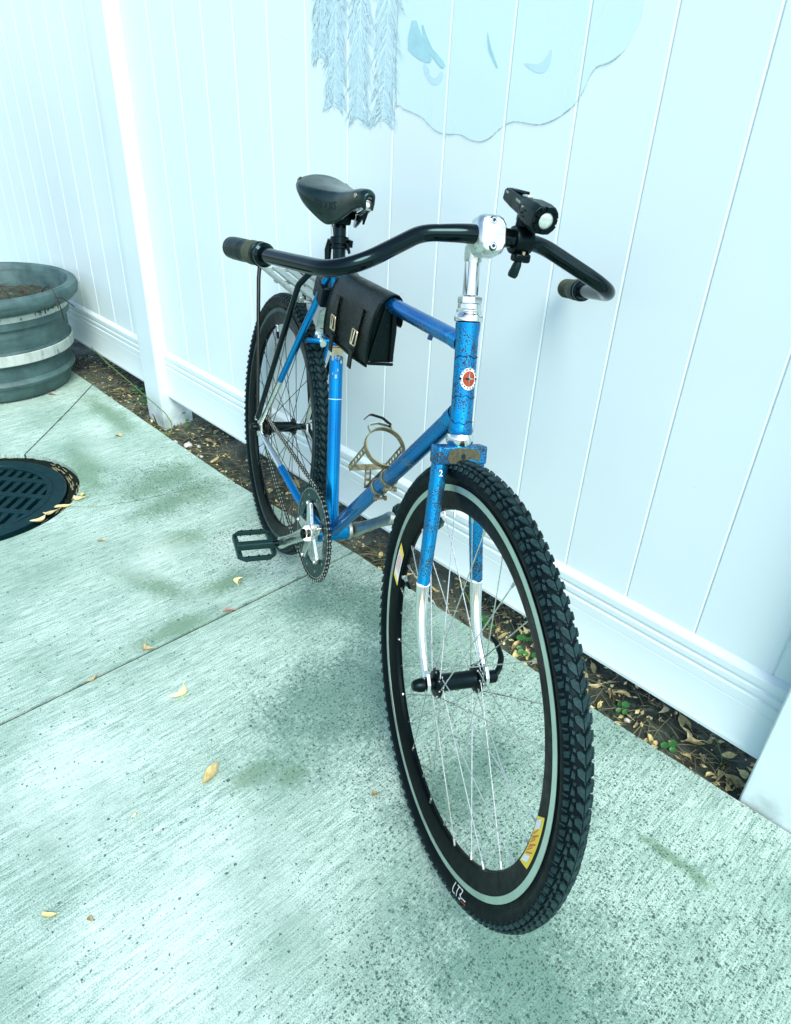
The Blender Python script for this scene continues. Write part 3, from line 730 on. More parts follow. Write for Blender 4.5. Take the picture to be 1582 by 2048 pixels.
# --- head badge, wrapped on the head tube
def wrap(mb, th0, al0, rad, lift):
    """u across, v up -> round the head tube, facing angle th0 from straight ahead"""
    def fn(q):
        th = th0+q.x/rad; return AX+U*(al0+q.y)+(NV*cos(th)+Y*sin(th))*(rad+lift+q.z)
    return mb.map(fn)
def disc(r0, r1, n=40, sx=0.80):
    mb = MB(); rows = 4; r0 *= 0.88; r1 *= 0.88
    for i in range(rows+1):
        for k in range(n):
            r = r0+(r1-r0)*i/rows; mb.v.append(Vector((sx*r*cos(2*pi*k/n), r*sin(2*pi*k/n), 0)))
    for i in range(rows):
        for k in range(n): mb.f.append((i*n+k, i*n+(k+1) % n, (i+1)*n+(k+1) % n, (i+1)*n+k))
    return mb
BT, BAL = -0.12, 0.4665
badge = wrap(disc(0.0002, 0.0142), BT, BAL, 0.0168, 0.0010).build('head_badge', 'orange', bk, smooth=50)
wrap(disc(0.0130, 0.0182), BT, BAL, 0.0168, 0.0014).build('badge_ring', 'white', badge, smooth=50)
wrap(disc(0.0172, 0.0184), BT, BAL, 0.0168, 0.0016).build('badge_rim', 'chrome', badge, smooth=50)
star = MB(); pts = []
for i in range(8):
    a = i*pi/4; r = (0.0122 if i % 4 == 2 or i % 4 == 0 else 0.0022); pts.append((0.82*r*cos(a), r*sin(a)))
for i in range(8):
    p, q = pts[i], pts[(i+1) % 8]; m_ = 3
    o = len(star.v); star.v += [Vector((p[0], p[1], 0.0002)), Vector((q[0], q[1], 0.0002)), Vector((0, 0, 0.0024))]; star.f.append((o, o+1, o+2))
wrap(star, BT, BAL, 0.0168, 0.0016).build('badge_star', 'chrome', badge, smooth=0)
for word, a_mid, sgn in (('SCHWINN', pi/2, -1), ('APPROVED', -pi/2, 1)):
    L = MB(); n = len(word); step = 0.38
    for i, ch in enumerate(word):
        t = text_mb(ch, 0.0040, 0.0002); a = a_mid+sgn*(i-(n-1)/2)*step
        rot = a-pi/2 if sgn < 0 else a+pi/2
        r = 0.0137
        for v_ in t.v:
            x, y = v_.x, v_.y; v_.x = 0.82*(r*cos(a)+x*cos(rot)-y*sin(rot)); v_.y = r*sin(a)+x*sin(rot)+y*cos(rot); v_.z = 0
        L.add(t.v, t.f)
    wrap(L, BT, BAL, 0.0168, 0.0020).build('badge_lettering', 'black_satin', badge, smooth=0)
for sx_ in (-1, 1): wrap(MB().lathe([(0.0020, 0.0), (0.0018, 0.0010), (0.00001, 0.0012)], (sx_*0.0122, 0, 0.0), (0, 0, 1), 10), BT, BAL, 0.0168, 0.0014).build('badge_screw', 'black_satin', badge)
MB().tube([FK(0, 0.512, 0.0166), FK(0.002, 0.512, 0.0186)], 0.0015, 8).build('badge_pin', 'darkblue', badge)
# --- seat tube decals
def seat_wrap(mb, th0, al0, lift=0.0006, rad=0.0146):
    e1 = Vector((sin(SA), 0, cos(SA)))
    return mb.map(lambda q: BBP+ST*(al0+q.y)+(e1*cos(th0+q.x/rad)-Y*sin(th0+q.x/rad))*(rad+lift+q.z) if True else q)
def grid(w, h, nx=16, ny=2):
    mb = MB()
    for i in range(nx+1):
        for j in range(ny+1): mb.v.append(Vector((-w/2+w*i/nx, -h/2+h*j/ny, 0)))
    for i in range(nx):
        for j in range(ny): a = i*(ny+1)+j; mb.f.append((a, a+ny+1, a+ny+2, a+1))
    return mb
for al, h, mt in ((0.402, 0.020, 'cream'), (0.414, 0.0022, 'black_satin'), (0.4095, 0.0018, 'orange'), (0.405, 0.0016, 'yellow')):
    seat_wrap(grid(0.060, h), 0.0, al, 0.0005 if mt == 'cream' else 0.0009).build('decal_band', mt, stube, smooth=50)
# peeling pale patches below the band
pp = MB()
for k in range(26):
    t = grid(random.uniform(.001, .006), random.uniform(.002, .010), 2, 1); ox, oy = random.uniform(-.022, .022), 0.395-random.random()**1.6*0.055
    for v_ in t.v: v_.x += ox; v_.y += oy-0.375
    pp.add(t.v, t.f)
seat_wrap(pp, 0, 0.375, 0.0006).build('decal_flakes', 'cream', stube, smooth=0)
seat_wrap(text_mb('C', 0.018), 0.0, 0.386, 0.0011).build('decal_letter', 'darkblue', stube, smooth=0)
seat_wrap(grid(0.085, 0.0018, 24), 0.0, 0.300, 0.0005).build('decal_line', 'mural', stube, smooth=50)
# --- headset, fork
def fbuild(mb, name, mat, parent, **kw): return mb.map(SX).build(name, mat, parent, **kw)
fbuild(MB().lathe([(0.017, 0.5465), (0.0205, 0.548), (0.0212, 0.552), (0.0205, 0.556), (0.0186, 0.558), (0.0180, 0.560), (0.0186, 0.5615), (0.0186, 0.5635), (0.0170, 0.565), (0.0170, 0.572)], AX, U, 36), 'headset_cup', 'chrome', bk)
fbuild(MB().lathe([(0.0145, 0.572), (0.0175, 0.573), (0.0175, 0.5815), (0.0130, 0.584)], AX, U, 6), 'locknut', 'chrome', bk, smooth=30)
fbuild(MB().lathe([(0.0172, 0.366), (0.0200, 0.370), (0.0214, 0.376), (0.0214, 0.380), (0.0196, 0.384), (0.017, 0.3835)], AX, U, 36), 'lower_headset', 'chrome', bk)
crown = MB()
cp = [(-0.040, -0.015), (-0.0425, -0.010), (-0.0425, 0.010), (-0.039, 0.0165), (-0.026, 0.0165), (-0.018, 0.018), (0.018, 0.018), (0.026, 0.0165), (0.039, 0.0165), (0.0425, 0.010), (0.0425, -0.010), (0.040, -0.015)]
crown.prism(cp, FK(0, 0.351), Y, NV, U, -0.012, 0.0155)
fork = fbuild(crown, 'fork', 'blue_worn', bk, smooth=30, bevel=0.003, seg=3)
fbuild(MB().tube([FK(0.0, 0.352, 0.0178), FK(0.0, 0.352, 0.0190)], 0.0038, 14), 'crown_hole', 'emboss', fork)
# bare rubbed patch on the crown face, slightly proud
rp = MB(); cpts = [(-0.022, -0.010), (-0.026, -0.002), (-0.022, 0.010), (-0.012, 0.0125), (0.008, 0.0125), (0.024, 0.010), (0.028, 0.000), (0.026, -0.008), (0.012, -0.004), (0.0, -0.0115), (-0.010, -0.012)]
rp.prism(cpts, FK(0, 0.352), Y, U, NV, 0.0176, 0.0183); fbuild(rp, 'bare_patch', 'patch', fork, smooth=0)
fbuild(text_mb('2', 0.017).map(lambda q: FK(-0.034+q.x*0.8, 0.326+q.y*0.8, 0.0158)), 'crown_number', 'white', fork, smooth=0)
for s in (-1, 1):
    pth, rad = [], []
    for i in range(9):
        t = i/8; al = 0.340-(0.340-0.147)*t
        pth.append(FK(s*(0.0300+0.0160*t), al, 0.0+0.002*t)); rad.append(0.0138-0.0030*t)
    bl = fbuild(MB().tube(pth, rad, 18, flat=(0.92, 1.05)), 'fork_blade', 'blue_worn', fork)
    p2, r2 = [], []
    for i in range(15):
        t = i/14; al = 0.1465*(1-t)+0.010*t; fw = 0.002+0.046*t**2.3
        p2.append(FK(s*(0.046+0.004*t), al, fw)); r2.append(0.0104-0.0042*t)
    fbuild(MB().tube(p2, r2, 18), 'chrome_tip', 'chrome', bl)
    fbuild(MB().lathe([(0.0108, 0.1455), (0.0112, 0.1475), (0.0108, 0.1495)], AX+Y*s*0.0459+NV*0.002, U, 18), 'tip_edge', 'white', bl)
    dp = MB().prism([(-0.012, 0.006), (-0.010, -0.012), (0.002, -0.017), (0.012, -0.010), (0.012, 0.004), (0.004, 0.020), (-0.006, 0.022)], FK(s*0.050, 0.0, 0.0523), NV, U, Y, -0.003, 0.003)
    fbuild(dp, 'dropout', 'chrome', bl, smooth=0, bevel=0.0008)
# --- stem
fbuild(MB().tube([FK(0, 0.575), FK(0, 0.642)], 0.0112, 28), 'stem', 'chrome', bk)
stem = bk.children[-1]
CL = FK(0, 0.660, 0.045)
fbuild(MB().tube([FK(0, 0.630), FK(0, 0.646, 0.002), FK(0, 0.656, 0.016), FK(0, 0.659, 0.034)], [0.0125, 0.0135, 0.014, 0.014], 20), 'stem_neck', 'alloy', stem)
FV = (NV*0.97+U*0.10).normalized(); FU = FV.cross(Y)*-1.0
if FU.z < 0: FU = -FU
fp = [(-0.021, -0.014), (-0.021, 0.014), (-0.017, 0.023), (-0.010, 0.0265), (0.010, 0.0265), (0.017, 0.023), (0.021, 0.014), (0.021, -0.014), (0.017, -0.023), (0.010, -0.0265), (-0.010, -0.0265), (-0.017, -0.023)]
fbuild(MB().prism(fp, CL, Y, FU, FV, -0.016, -0.001), 'bar_clamp', 'alloy', stem, smooth=30, bevel=0.002)
face = MB()
n = len(fp)
for (sc2, h) in ((1.0, 0.000), (1.0, 0.010), (0.93, 0.0155), (0.80, 0.0185)):
    face.v += [CL+Y*p[0]*sc2+FU*p[1]*sc2+FV*(h-0.0012*(p[1]/0.0265)**2*4) for p in fp]
for i in range(3):
    for k in range(n): face.f.append((i*n+k, i*n+(k+1) % n, (i+1)*n+(k+1) % n, (i+1)*n+k))
face.f.append(tuple(reversed(range(n)))); face.f.append(tuple(range(3*n, 4*n)))
fbuild(face, 'face_plate', 'alloy', stem, smooth=40)
for s in (-1, 1):
    c_ = CL+FU*s*0.0165+FV*0.0125
    fbuild(MB().lathe([(0.0060, 0.0), (0.0060, 0.0022)], c_, FV, 20), 'bolt_recess', 'steel_dark', stem)
    fbuild(MB().lathe([(0.0046, 0.0), (0.0046, 0.0038), (0.0040, 0.0046), (0.0024, 0.0046), (0.0024, 0.0030), (0.00001, 0.0030)], c_, FV, 18), 'bolt', 'chrome', stem)
    fbuild(MB().lathe([(0.0025, 0.0), (0.00251, 0.0036)], c_, FV, 6), 'hex_socket', 'emboss', stem)
# --- handlebar
def barpath(side):
    b1, b2 = (0.0913, -0.0121, -0.0064), (0.2076, 0.0339, -0.0582)
    e = (0.3105, -0.2721, -0.0896) if side < 0 else (0.2861, -0.2377, -0.1026)
    q = fillet([(0, 0, 0), (0.035, 0, 0), b1, b2, e], [0.2, 0.0562, 0.0642], 14)
    return [CL+Vector((p.y, side*p.x, p.z)) for p in q]
bl_, br_ = barpath(1), barpath(-1)
full = list(reversed(br_))+bl_[1:]
def resample(pts, n):
    L = [0]
    for a, b in zip(pts, pts[1:]): L.append(L[-1]+(b-a).length)
    out = []; j = 0
    for i in range(n):
        s = L[-1]*i/(n-1)
        while j < len(L)-2 and L[j+1] < s: j += 1
        out.append(pts[j].lerp(pts[j+1], (s-L[j])/max(1e-9, L[j+1]-L[j])))
    return out, L[-1]
fr, LEN = resample(full, 150)
rad = []
for p in fr:
    d = abs((p-CL).y); rad.append(0.0127 if d < 0.03 else (0.0127-0.0016*min(1, (d-0.03)/0.04)))
fbuild(MB().tube(fr, rad, 24), 'handlebar', 'black_gloss', bk); hbar = bk.children[-1]
def sub(path, from_end, length, n=16):
    """piece of the path measured from its last point"""
    L = [0]; P2 = list(reversed(path))
    for a, b in zip(P2, P2[1:]): L.append(L[-1]+(b-a).length)
    out = []
    for i in range(n):
        s = from_end+length*i/(n-1); j = 0
        if s < 0: out.append(P2[0]+(P2[0]-P2[1]).normalized()*(-s)); continue
        while j < len(L)-2 and L[j+1] < s: j += 1
        out.append(P2[j].lerp(P2[j+1], (s-L[j])/max(1e-9, L[j+1]-L[j])))
    return out
for path, s in ((br_, -1), (bl_, 1)):
    gp = sub(path, -0.004, 0.118, 30)
    gr = [0.0125]+[0.0165]*3+[0.0172]*10+[0.0165]*14+[0.0160, 0.0158]
    if s > 0: gr = [0.006, 0.0095, 0.012, 0.0140]+[0.0155]*8+[0.0160]*16+[0.0158, 0.0156]
    gp2, _ = resample(gp, 30)
    grip = fbuild(MB().tube(gp2, gr, 24), 'grip', 'black_plastic', bk)
    fbuild(MB().tube(sub(path, 0.066, 0.026, 6), [0.0168, 0.0176, 0.0178, 0.0178, 0.0176, 0.0168], 24), 'grip_band', 'grip2', grip)
    fbuild(MB().tube(sub(path, 0.096, 0.008, 4), [0.0150, 0.0182, 0.0182, 0.0150], 24), 'lock_ring', 'black_satin', grip)
    fbuild(MB().tube(sub(path, 0.107, 0.009, 4), [0.0140, 0.0176, 0.0176, 0.0140], 24), 'lock_ring', 'black_gloss', grip)
    rr = MB()
    for k in range(9):
        q = sub(path, 0.012+0.0052*k, 0.0018, 3); rr.tube(q, [0.0170, 0.0178, 0.0170] if s < 0 else [0.0158, 0.0166, 0.0158], 20)
    if s > 0: fbuild(rr, 'grip_ridges', 'grip2', grip)
# --- seat post and saddle
sp_t = BBP+ST*0.664
post_ = MB().tube([BBP+ST*0.50, sp_t], 0.0132, 24).build('seat_post', 'black_gloss', bk)
for al, h, r in ((0.610, 0.006, 0.0185), (0.623, 0.015, 0.0192)):
    MB().lathe([(0.0134, -h/2), (r-0.001, -h/2), (r, -h/2+0.001), (r, h/2-0.001), (r-0.001, h/2), (0.0134, h/2)], BBP+ST*al, ST, 26).build('seat_collar', 'black_satin', post_)
MB().box(BBP+ST*0.622+Vector((0.012, 0.018, 0)), (0.018, 0.008, 0.014)).build('collar_bolt', 'black_satin', post_, bevel=0.001)
MB().tube([BBP+ST*0.622+Vector((-0.012, -0.016, 0)), BBP+ST*0.600+Vector((-0.022, -0.017, 0)), BBP+ST*0.572+Vector((-0.020, -0.018, 0))], [0.006, 0.0075, 0.006], 12).build('collar_lever', 'black_satin', post_)
MB().tube([BBP+ST*0.622+Vector((0.018, 0.010, 0)), BBP+ST*0.604+Vector((0.022, 0.014, 0))], [0.004, 0.003], 10).build('hook', 'black_satin', post_)
MB().tube([BBP+ST*0.630+Vector((-0.018, -0.008, 0)), BBP+ST*0.655+Vector((-0.016, -0.012, 0))], [0.004, 0.0025], 10).build('reflector_tab', 'alloy', post_)
sclamp = MB().box(sp_t+Vector((0, 0, 0.004)), (0.046, 0.034, 0.022)).build('saddle_clamp', 'black_satin', post_, bevel=0.005, seg=3)
MB().tube([sp_t+Vector((0, -0.030, 0.010)), sp_t+Vector((0, 0.030, 0.010))], 0.0075, 14).build('clamp_bolt', 'black_satin', sclamp)
X0, X1, ZS = 0.118, 0.398, 0.978
def hw(t):
    P_ = [(0, 0.046), (0.06, 0.064), (0.16, 0.074), (0.30, 0.066), (0.45, 0.045), (0.58, 0.031), (0.72, 0.0245), (0.88, 0.0205), (0.96, 0.017), (1.0, 0.010)]
    for (a, b), (c_, d_) in zip(P_, P_[1:]):
        if a <= t <= c_: u_ = (t-a)/(c_-a); u_ = u_*u_*(3-2*u_); return b+(d_-b)*u_
    return 0.01
def skd(t):
    P_ = [(0, 0.012), (0.12, 0.018), (0.30, 0.036), (0.50, 0.060), (0.58, 0.062), (0.70, 0.048), (0.85, 0.034), (0.95, 0.026), (1.0, 0.020)]
    for (a, b), (c_, d_) in zip(P_, P_[1:]):
        if a <= t <= c_: u_ = (t-a)/(c_-a); u_ = u_*u_*(3-2*u_); return b+(d_-b)*u_
    return 0.02
hw0, skd0 = hw, skd
def hw(t): return sum(hw0(min(1, max(0, t+d*0.014*min(1, t/0.08, (1-t)/0.08)))) for d in range(-5, 6))/11
def skd(t): return sum(skd0(min(1, max(0, t+d*0.016*min(1, t/0.08, (1-t)/0.08)))) for d in range(-5, 6))/11
sad = MB(); NT, NS = 60, 30
def sad_pt(t, u_):
    x = X0+(X1-X0)*t; w_ = hw(t); d_ = skd(t)
    zt = ZS+0.010*(1-t)**2*1.2+0.012*t**2-0.012*sin(pi*min(1, t*1.15))*0.8
    if t < 0.05: zt -= 0.012*(1-t/0.05)
    if t > 0.94: zt -= 0.010*((t-0.94)/0.06)**2
    a = abs(u_); sg = 1 if u_ >= 0 else -1
    if a < 0.55:
        k = a/0.55; yy = w_*0.90*k; zz = zt-0.010*k**2.2*(0.5+w_/0.074)
    else:
        k = (a-0.55)/0.45; zz0 = zt-0.010*(0.5+w_/0.074)
        yy = w_*(0.90+0.12*sin(pi*min(1, k*1.3)/2)-0.14*k*k); zz = zz0-d_*(k**1.1)
    return Vector((x-(0.010*(1-a) if t < 0.02 else 0), sg*yy, zz))
def sad_n(t, u_):
    n_ = (sad_pt(t+0.01, u_)-sad_pt(t-0.01, u_)).cross(sad_pt(t, u_+0.02)-sad_pt(t, u_-0.02)).normalized()
    return n_ if n_.dot(sad_pt(t, u_)-Vector((sad_pt(t, u_).x, 0, 0.93))) > 0 else -n_
for i in range(NT+1):
    for j in range(NS+1): sad.v.append(sad_pt(i/NT, -1+2*j/NS))
for i in range(NT):
    for j in range(NS): a = i*(NS+1)+j; sad.f.append((a, a+NS+1, a+NS+2, a+1))
saddle = sad.build('saddle', 'saddle', bk, smooth=70)
md = saddle.modifiers.new('thick', 'SOLIDIFY'); md.thickness = 0.0045; md.offset = -1
for s in (-1, 1):
    for t_, u_, r_ in ((0.040, s*0.60, 0.0066), (0.90, s*0.66, 0.0046)):
        MB().lathe([(r_, -0.001), (r_*0.94, 0.0012), (r_*0.4, 0.0022), (0.00001, 0.0024)], sad_pt(t_, u_), sad_n(t_, u_), 18).build('rivet', 'brass', saddle)
    MB().tube(fillet([(X0+0.02, s*0.045, 0.945), (X0+0.06, s*0.030, 0.930), (0.235, s*0.022, 0.937), (0.300, s*0.021, 0.937), (0.345, s*0.017, 0.950), (X1-0.020, s*0.006, 0.958)], [.03, .03, .03, .02], 6), 0.0036, 10).build('saddle_rail', 'chrome', saddle)
MB().box((X1-0.016, 0, 0.962), (0.016, 0.022, 0.020)).build('nose_bracket', 'alloy', saddle, bevel=0.003)
MB().tube([(X1-0.050, 0, 0.956), (X1-0.006, 0, 0.962)], 0.0040, 12).build('tension_bolt', 'chrome', saddle)
MB().lathe([(0.0085, -0.004), (0.0085, 0.004)], (X1-0.030, 0, 0.958), (1, 0, 0.12), 6).build('tension_nut', 'alloy', saddle)
MB().prism([(0, 0), (0.016, 0.002), (0.004, -0.020)], (X1-0.030, 0.004, 0.945), (1, 0, 0), (0, 0, 1), (0, 1, 0), -0.002, 0.002).build('bag_loop', 'black_satin', saddle, smooth=0)
tx = fine(text_mb('BROOKS', 0.017, 0.0003), 0.004)
def side_map(q):
    t = (0.262+q.x-X0)/(X1-X0); u_ = -(0.76-q.y/0.100)
    return sad_pt(t, u_)+sad_n(t, u_)*0.0007
tx.map(side_map).build('saddle_lettering', 'emboss', saddle, smooth=0)
fine(MB().add([(-0.020, -0.0008, 0), (-0.006, -0.0008, 0), (-0.006, 0.0008, 0), (-0.020, 0.0008, 0)], [(0, 1, 2, 3)]), 0.003).map(lambda q: side_map(Vector((q.x-0.004, q.y-0.014, 0)))).build('saddle_mark', 'emboss', saddle, smooth=0)
# --- wheels
def wheel(name, parent, loc, rot3, spoke_mat, track_mat, hub_mat, hubhalf, rear=False):
    wroot = empty(name, loc, parent); wroot.rotation_euler = rot3.to_euler()
    Rc, rs = 0.3295, 0.0162
    prof = []
    for i in range(25):                       # outside of the casing, bead to bead
        a = radians(-142)+radians(284)*i/24; prof.append((Rc+rs*cos(a), rs*sin(a)*1.06))
    prof = [(0.308, prof[0][1]*0.98)]+prof+[(0.308, prof[-1][1]*0.98)]
    ty = MB().lathe(prof, (0, 0, 0), Y, 120, close=True, ref=(1, 0, 0)).build('tyre', 'tyre', wroot, smooth=50)
    # tread: arrowhead row in the middle, slanted mid lugs, square shoulder lugs
    tr = MB(); NP = 112
    def pt(th, ph, h):
        r = Rc+(rs+h)*cos(ph); return Vector((r*cos(th), (rs+h)*sin(ph)*1.06, r*sin(th)))
    def blk(poly, h, jit=0.0):
        n = len(poly); o = len(tr.v); j = random.uniform(-jit, jit)
        cx = sum(p[0] for p in poly)/n; cy = sum(p[1] for p in poly)/n
        kk = a00[0]; poly = [(kk+(a-kk)*0.88, ph) for (a, ph) in poly]; cx = sum(p[0] for p in poly)/n
        for (a, ph) in poly: tr.v.append(pt(a/0.349, ph, -0.0006))
        for (a, ph) in poly: tr.v.append(pt((cx+(a-cx)*0.90)/0.349, cy+(ph-cy)*0.90, h+j))
        tr.f.append(tuple(range(o+n, o+2*n))); tr.f += [(o+i, o+(i+1) % n, o+n+(i+1) % n, o+n+i) for i in range(n)]
    pitch = 2*pi*0.349/NP
    a00 = [0.0]
    for k in range(NP):
        a0 = k*pitch; a00[0] = a0
        for s in (-1, 1):
            blk([(a0-0.0125, s*0.012), (a0-0.0010, s*0.47), (a0+0.0080, s*0.53), (a0+0.0098, s*0.29), (a0+0.0030, s*0.012)], 0.0034, 0.0003)
            blk([(a0+0.0010, s*0.60), (a0-0.0065, s*0.60), (a0-0.0050, s*0.84), (a0+0.0055, s*0.78)], 0.0033, 0.0003)
            blk([(a0+0.0100, s*0.50), (a0+0.0055, s*0.56), (a0+0.0075, s*0.74), (a0+0.0125, s*0.70)], 0.0014, 0.0002)
            blk([(a0+0.0080, s*0.92), (a0-0.0010, s*0.90), (a0-0.0025, s*1.24), (a0+0.0062, s*1.30)], 0.0034, 0.0003)
            blk([(a0-0.0120, s*1.02), (a0-0.0080, s*1.00), (a0-0.0086, s*1.48), (a0-0.0104, s*1.50)], 0.0010)
        blk([(a0+0.0105, -0.10), (a0+0.0070, 0.0), (a0+0.0105, 0.10), (a0+0.0120, 0.0)], 0.0020)
    tag(tr.build('tread', 'tread', wroot, smooth=0), kind='stuff')
    # rim: box section, brake tracks
    rp_ = [(0.2985, -0.0118), (0.2960, -0.0112), (0.2800, -0.0086), (0.2720, -0.0052), (0.2700, 0.0), (0.2720, 0.0052), (0.2800, 0.0086), (0.2960, 0.0112), (0.2985, 0.0118), (0.3105, 0.0118), (0.3120, 0.0100), (0.3100, 0.0), (0.3120, -0.0100), (0.3105, -0.0118)]
    rim = MB().lathe(rp_, (0, 0, 0), Y, 120, close=True, ref=(1, 0, 0)).build('rim', 'rim', wroot, smooth=30)
    for s in (-1, 1):
        MB().lathe([(0.3008, s*0.0115), (0.3008, s*0.0124), (0.3106, s*0.0124), (0.3106, s*0.0115)], (0, 0, 0), Y, 120, close=True, ref=(1, 0, 0)).build('brake_track', track_mat, rim, smooth=30)
    # hub
    hf = 0.034
    hp = [(0.006, -hubhalf), (0.009, -hubhalf+0.001), (0.009, -hf-0.006), (0.0135, -hf-0.005), (0.0150, -hf-0.0035), (0.0225, -hf-0.002), (0.0235, -hf), (0.0225, -hf+0.002), (0.0150, -hf+0.0045),
          (0.0140, -hf+0.010), (0.0138, 0), (0.0140, hf-0.010), (0.0150, hf-0.0045), (0.0225, hf-0.002), (0.0235, hf), (0.0225, hf+0.002), (0.0150, hf+0.0035), (0.0135, hf+0.005), (0.009, hf+0.006), (0.009, hubhalf-0.001), (0.006, hubhalf)]
    hub = MB().lathe(hp, (0, 0, 0), Y, 32).build('hub', hub_mat, wroot, smooth=35)
    # skewer: nut on the drive side, lever on the far side
    MB().lathe([(0.0075, -hubhalf-0.005), (0.0110, -hubhalf-0.007), (0.0110, -hubhalf-0.013), (0.0085, -hubhalf-0.022), (0.0060, -hubhalf-0.025), (0.00001, -hubhalf-0.0255)], (0, 0, 0), Y, 12).build('skewer_nut', 'black_satin', hub, smooth=30)
    lv = empty_lever = MB().lathe([(0.0085, hubhalf+0.004), (0.0105, hubhalf+0.006), (0.0105, hubhalf+0.018), (0.006, hubhalf+0.022), (0.00001, hubhalf+0.0222)], (0, 0, 0), Y, 20).build('skewer_head', 'black_satin', hub, smooth=30)
    if not rear: lp = [(0, hubhalf+0.014, 0), (-0.004, hubhalf+0.026, 0.008), (-0.012, hubhalf+0.030, 0.028), (-0.022, hubhalf+0.020, 0.052), (-0.028, hubhalf+0.010, 0.062)]
    else: lp = [(0, hubhalf+0.012, 0), (0.012, hubhalf+0.020, -0.008), (0.032, hubhalf+0.022, -0.024), (0.056, hubhalf+0.014, -0.040)]
    MB().tube(fillet(lp, [0.02]*(len(lp)-2), 6), [0.0060]*1+[0.0055]*(len(fillet(lp, [0.02]*(len(lp)-2), 6))-2)+[0.003], 12, flat=(1.0, 0.7)).build('skewer_lever', 'black_satin', hub)
    # 32 spokes, three-cross, one mesh per kind
    n = 16; kinds = {}
    for s in (-1, 1):
        for lead in (-1, 1):
            da = lead*radians(64); y0 = s*(hf+(0.0015 if lead > 0 else -0.0015))
            p0 = Vector((0.0205*cos(-da), y0, 0.0205*sin(-da))); p1 = Vector((0.2712, s*0.002, 0))
            mb = MB().tube([p0, p1], 0.00095, 6); d_ = (p0-p1).normalized()
            mb.tube([p1-d_*0.002, p1+d_*0.012], [0.0021, 0.0018], 8)
            mb.tube([p0+Vector((0, s*0.0025*lead, 0)), p0-Vector((0, s*0.0005*lead, 0))], 0.0018, 6)
            kinds[(s, lead)] = mb.mesh('spoke', spoke_mat, 40)
    for k in range(n*2):
        s = 1 if k % 2 else -1; lead = 1 if (k//2) % 2 else -1
        inst('spoke', kinds[(s, lead)], wroot, rot=(0, -(2*pi*(k+0.25)/(2*n)), 0))
    return wroot, rim, ty
I3 = Matrix.Identity(3)
FWC = SX((WB, 0, R_))
fw, frim, ftyre = wheel('front_wheel', bk, FWC, SROT, 'spoke', 'braketrack', 'black_satin', 0.049)
rw, rrim, rtyre = wheel('rear_wheel', bk, (0, 0, R_), I3, 'spoke_dark', 'ring', 'black_satin', 0.060, True)
def ring_patch(a0, a1, r0, r1, y, n=10, slant=0.0, m=1):
    mb = MB()
    for i in range(n+1):
        for j in range(m+1):
            t = j/m; r = r0+(r1-r0)*t; a = radians(a0+(a1-a0)*i/n)+slant*(t-0.5)
            mb.v.append(Vector((r*cos(a), y(r) if callable(y) else y, r*sin(a))))
    for i in range(n):
        for j in range(m): q = i*(m+1)+j; mb.f.append((q, q+m+1, q+m+2, q+1))
    return mb
def yr(r): return -(0.0086+(r-0.280)/(0.296-0.280)*0.0026)-0.0006
def yrim(l): return lambda r: yr(r)-l
# lower sticker: yellow with white flashes and slanted red lettering
stk = ring_patch(-10.5, 8.5, 0.2765, 0.2945, yrim(0.0), 14, 0.05, 3).build('rim_sticker', 'yellow', fw, smooth=0)
for a, b in ((-9.3, -6.3), (4.0, 7.3)): ring_patch(a, b, 0.278, 0.289, yrim(0.0004), 5, 0.05, 3).build('flash', 'white', stk, smooth=0)
for k in range(8): 
    a = -5.2+k*1.12; ring_patch(a, a+0.55, 0.2785, 0.2905 if k % 3 == 0 else 0.2865, yrim(0.0006), 2, 0.06, 3).build('lettering', 'red', stk, smooth=0)
stk2 = ring_patch(165.5, 181, 0.2765, 0.2945, yrim(0.0), 14, -0.05, 3).build('rim_sticker', 'white', fw, smooth=0)
ring_patch(165.5, 168.2, 0.2768, 0.2942, yrim(0.0004), 4, -0.05, 3).build('flash', 'yellow', stk2, smooth=0)
ring_patch(179.3, 181, 0.2768, 0.2942, yrim(0.0004), 3, -0.05, 3).build('flash', 'yellow', stk2, smooth=0)
for k in range(5):
    a = 169.4+k*1.5
    ring_patch(a, a+1.2, 0.2795, 0.2815, yrim(0.0006), 2, -0.05, 1).build('lettering', 'salmon', stk2, smooth=0)
    ring_patch(a, a+1.2, 0.2890, 0.2910, yrim(0.0006), 2, -0.05, 1).build('lettering', 'salmon', stk2, smooth=0)
    ring_patch(a, a+0.45, 0.2815, 0.2890, yrim(0.0006), 2, -0.05, 1).build('lettering', 'salmon', stk2, smooth=0)
# tyre lettering
def tyre_text(body, size, a_deg, r0, mat, bold=0.0):
    t = fine(text_mb(body, size, bold), 0.0025)
    def fn(q):
        a = radians(a_deg)+q.x/r0; r = r0-q.y; off_ = sqrt(max(0.0, 0.0162**2-min(0.0160, abs(r-0.3295))**2))*1.06; off_ = max(off_, 0.0110)
        return Vector((r*cos(a), -(off_+0.0009), r*sin(a)))
    return t.map(fn).build('tyre_lettering', mat, fw, smooth=0)
tyre_text('LT3', 0.021, -57.5, 0.3235, 'white')
for a_ in (-54.4, -53.4, -52.5): ring_patch(a_, a_+0.75, 0.3240, 0.3258, lambda r: -(max(0.0110, sqrt(0.0162**2-(r-0.3295)**2)*1.06)+0.0009), 3).build('tyre_mark', 'white', fw, smooth=0)
rl = ring_patch(-54.6, -51.6, 0.3288, 0.3300, lambda r: -(sqrt(0.0162**2-(r-0.3295)**2)*1.06+0.0009), 6); rl.build('tyre_stripe', 'red', fw, smooth=0)
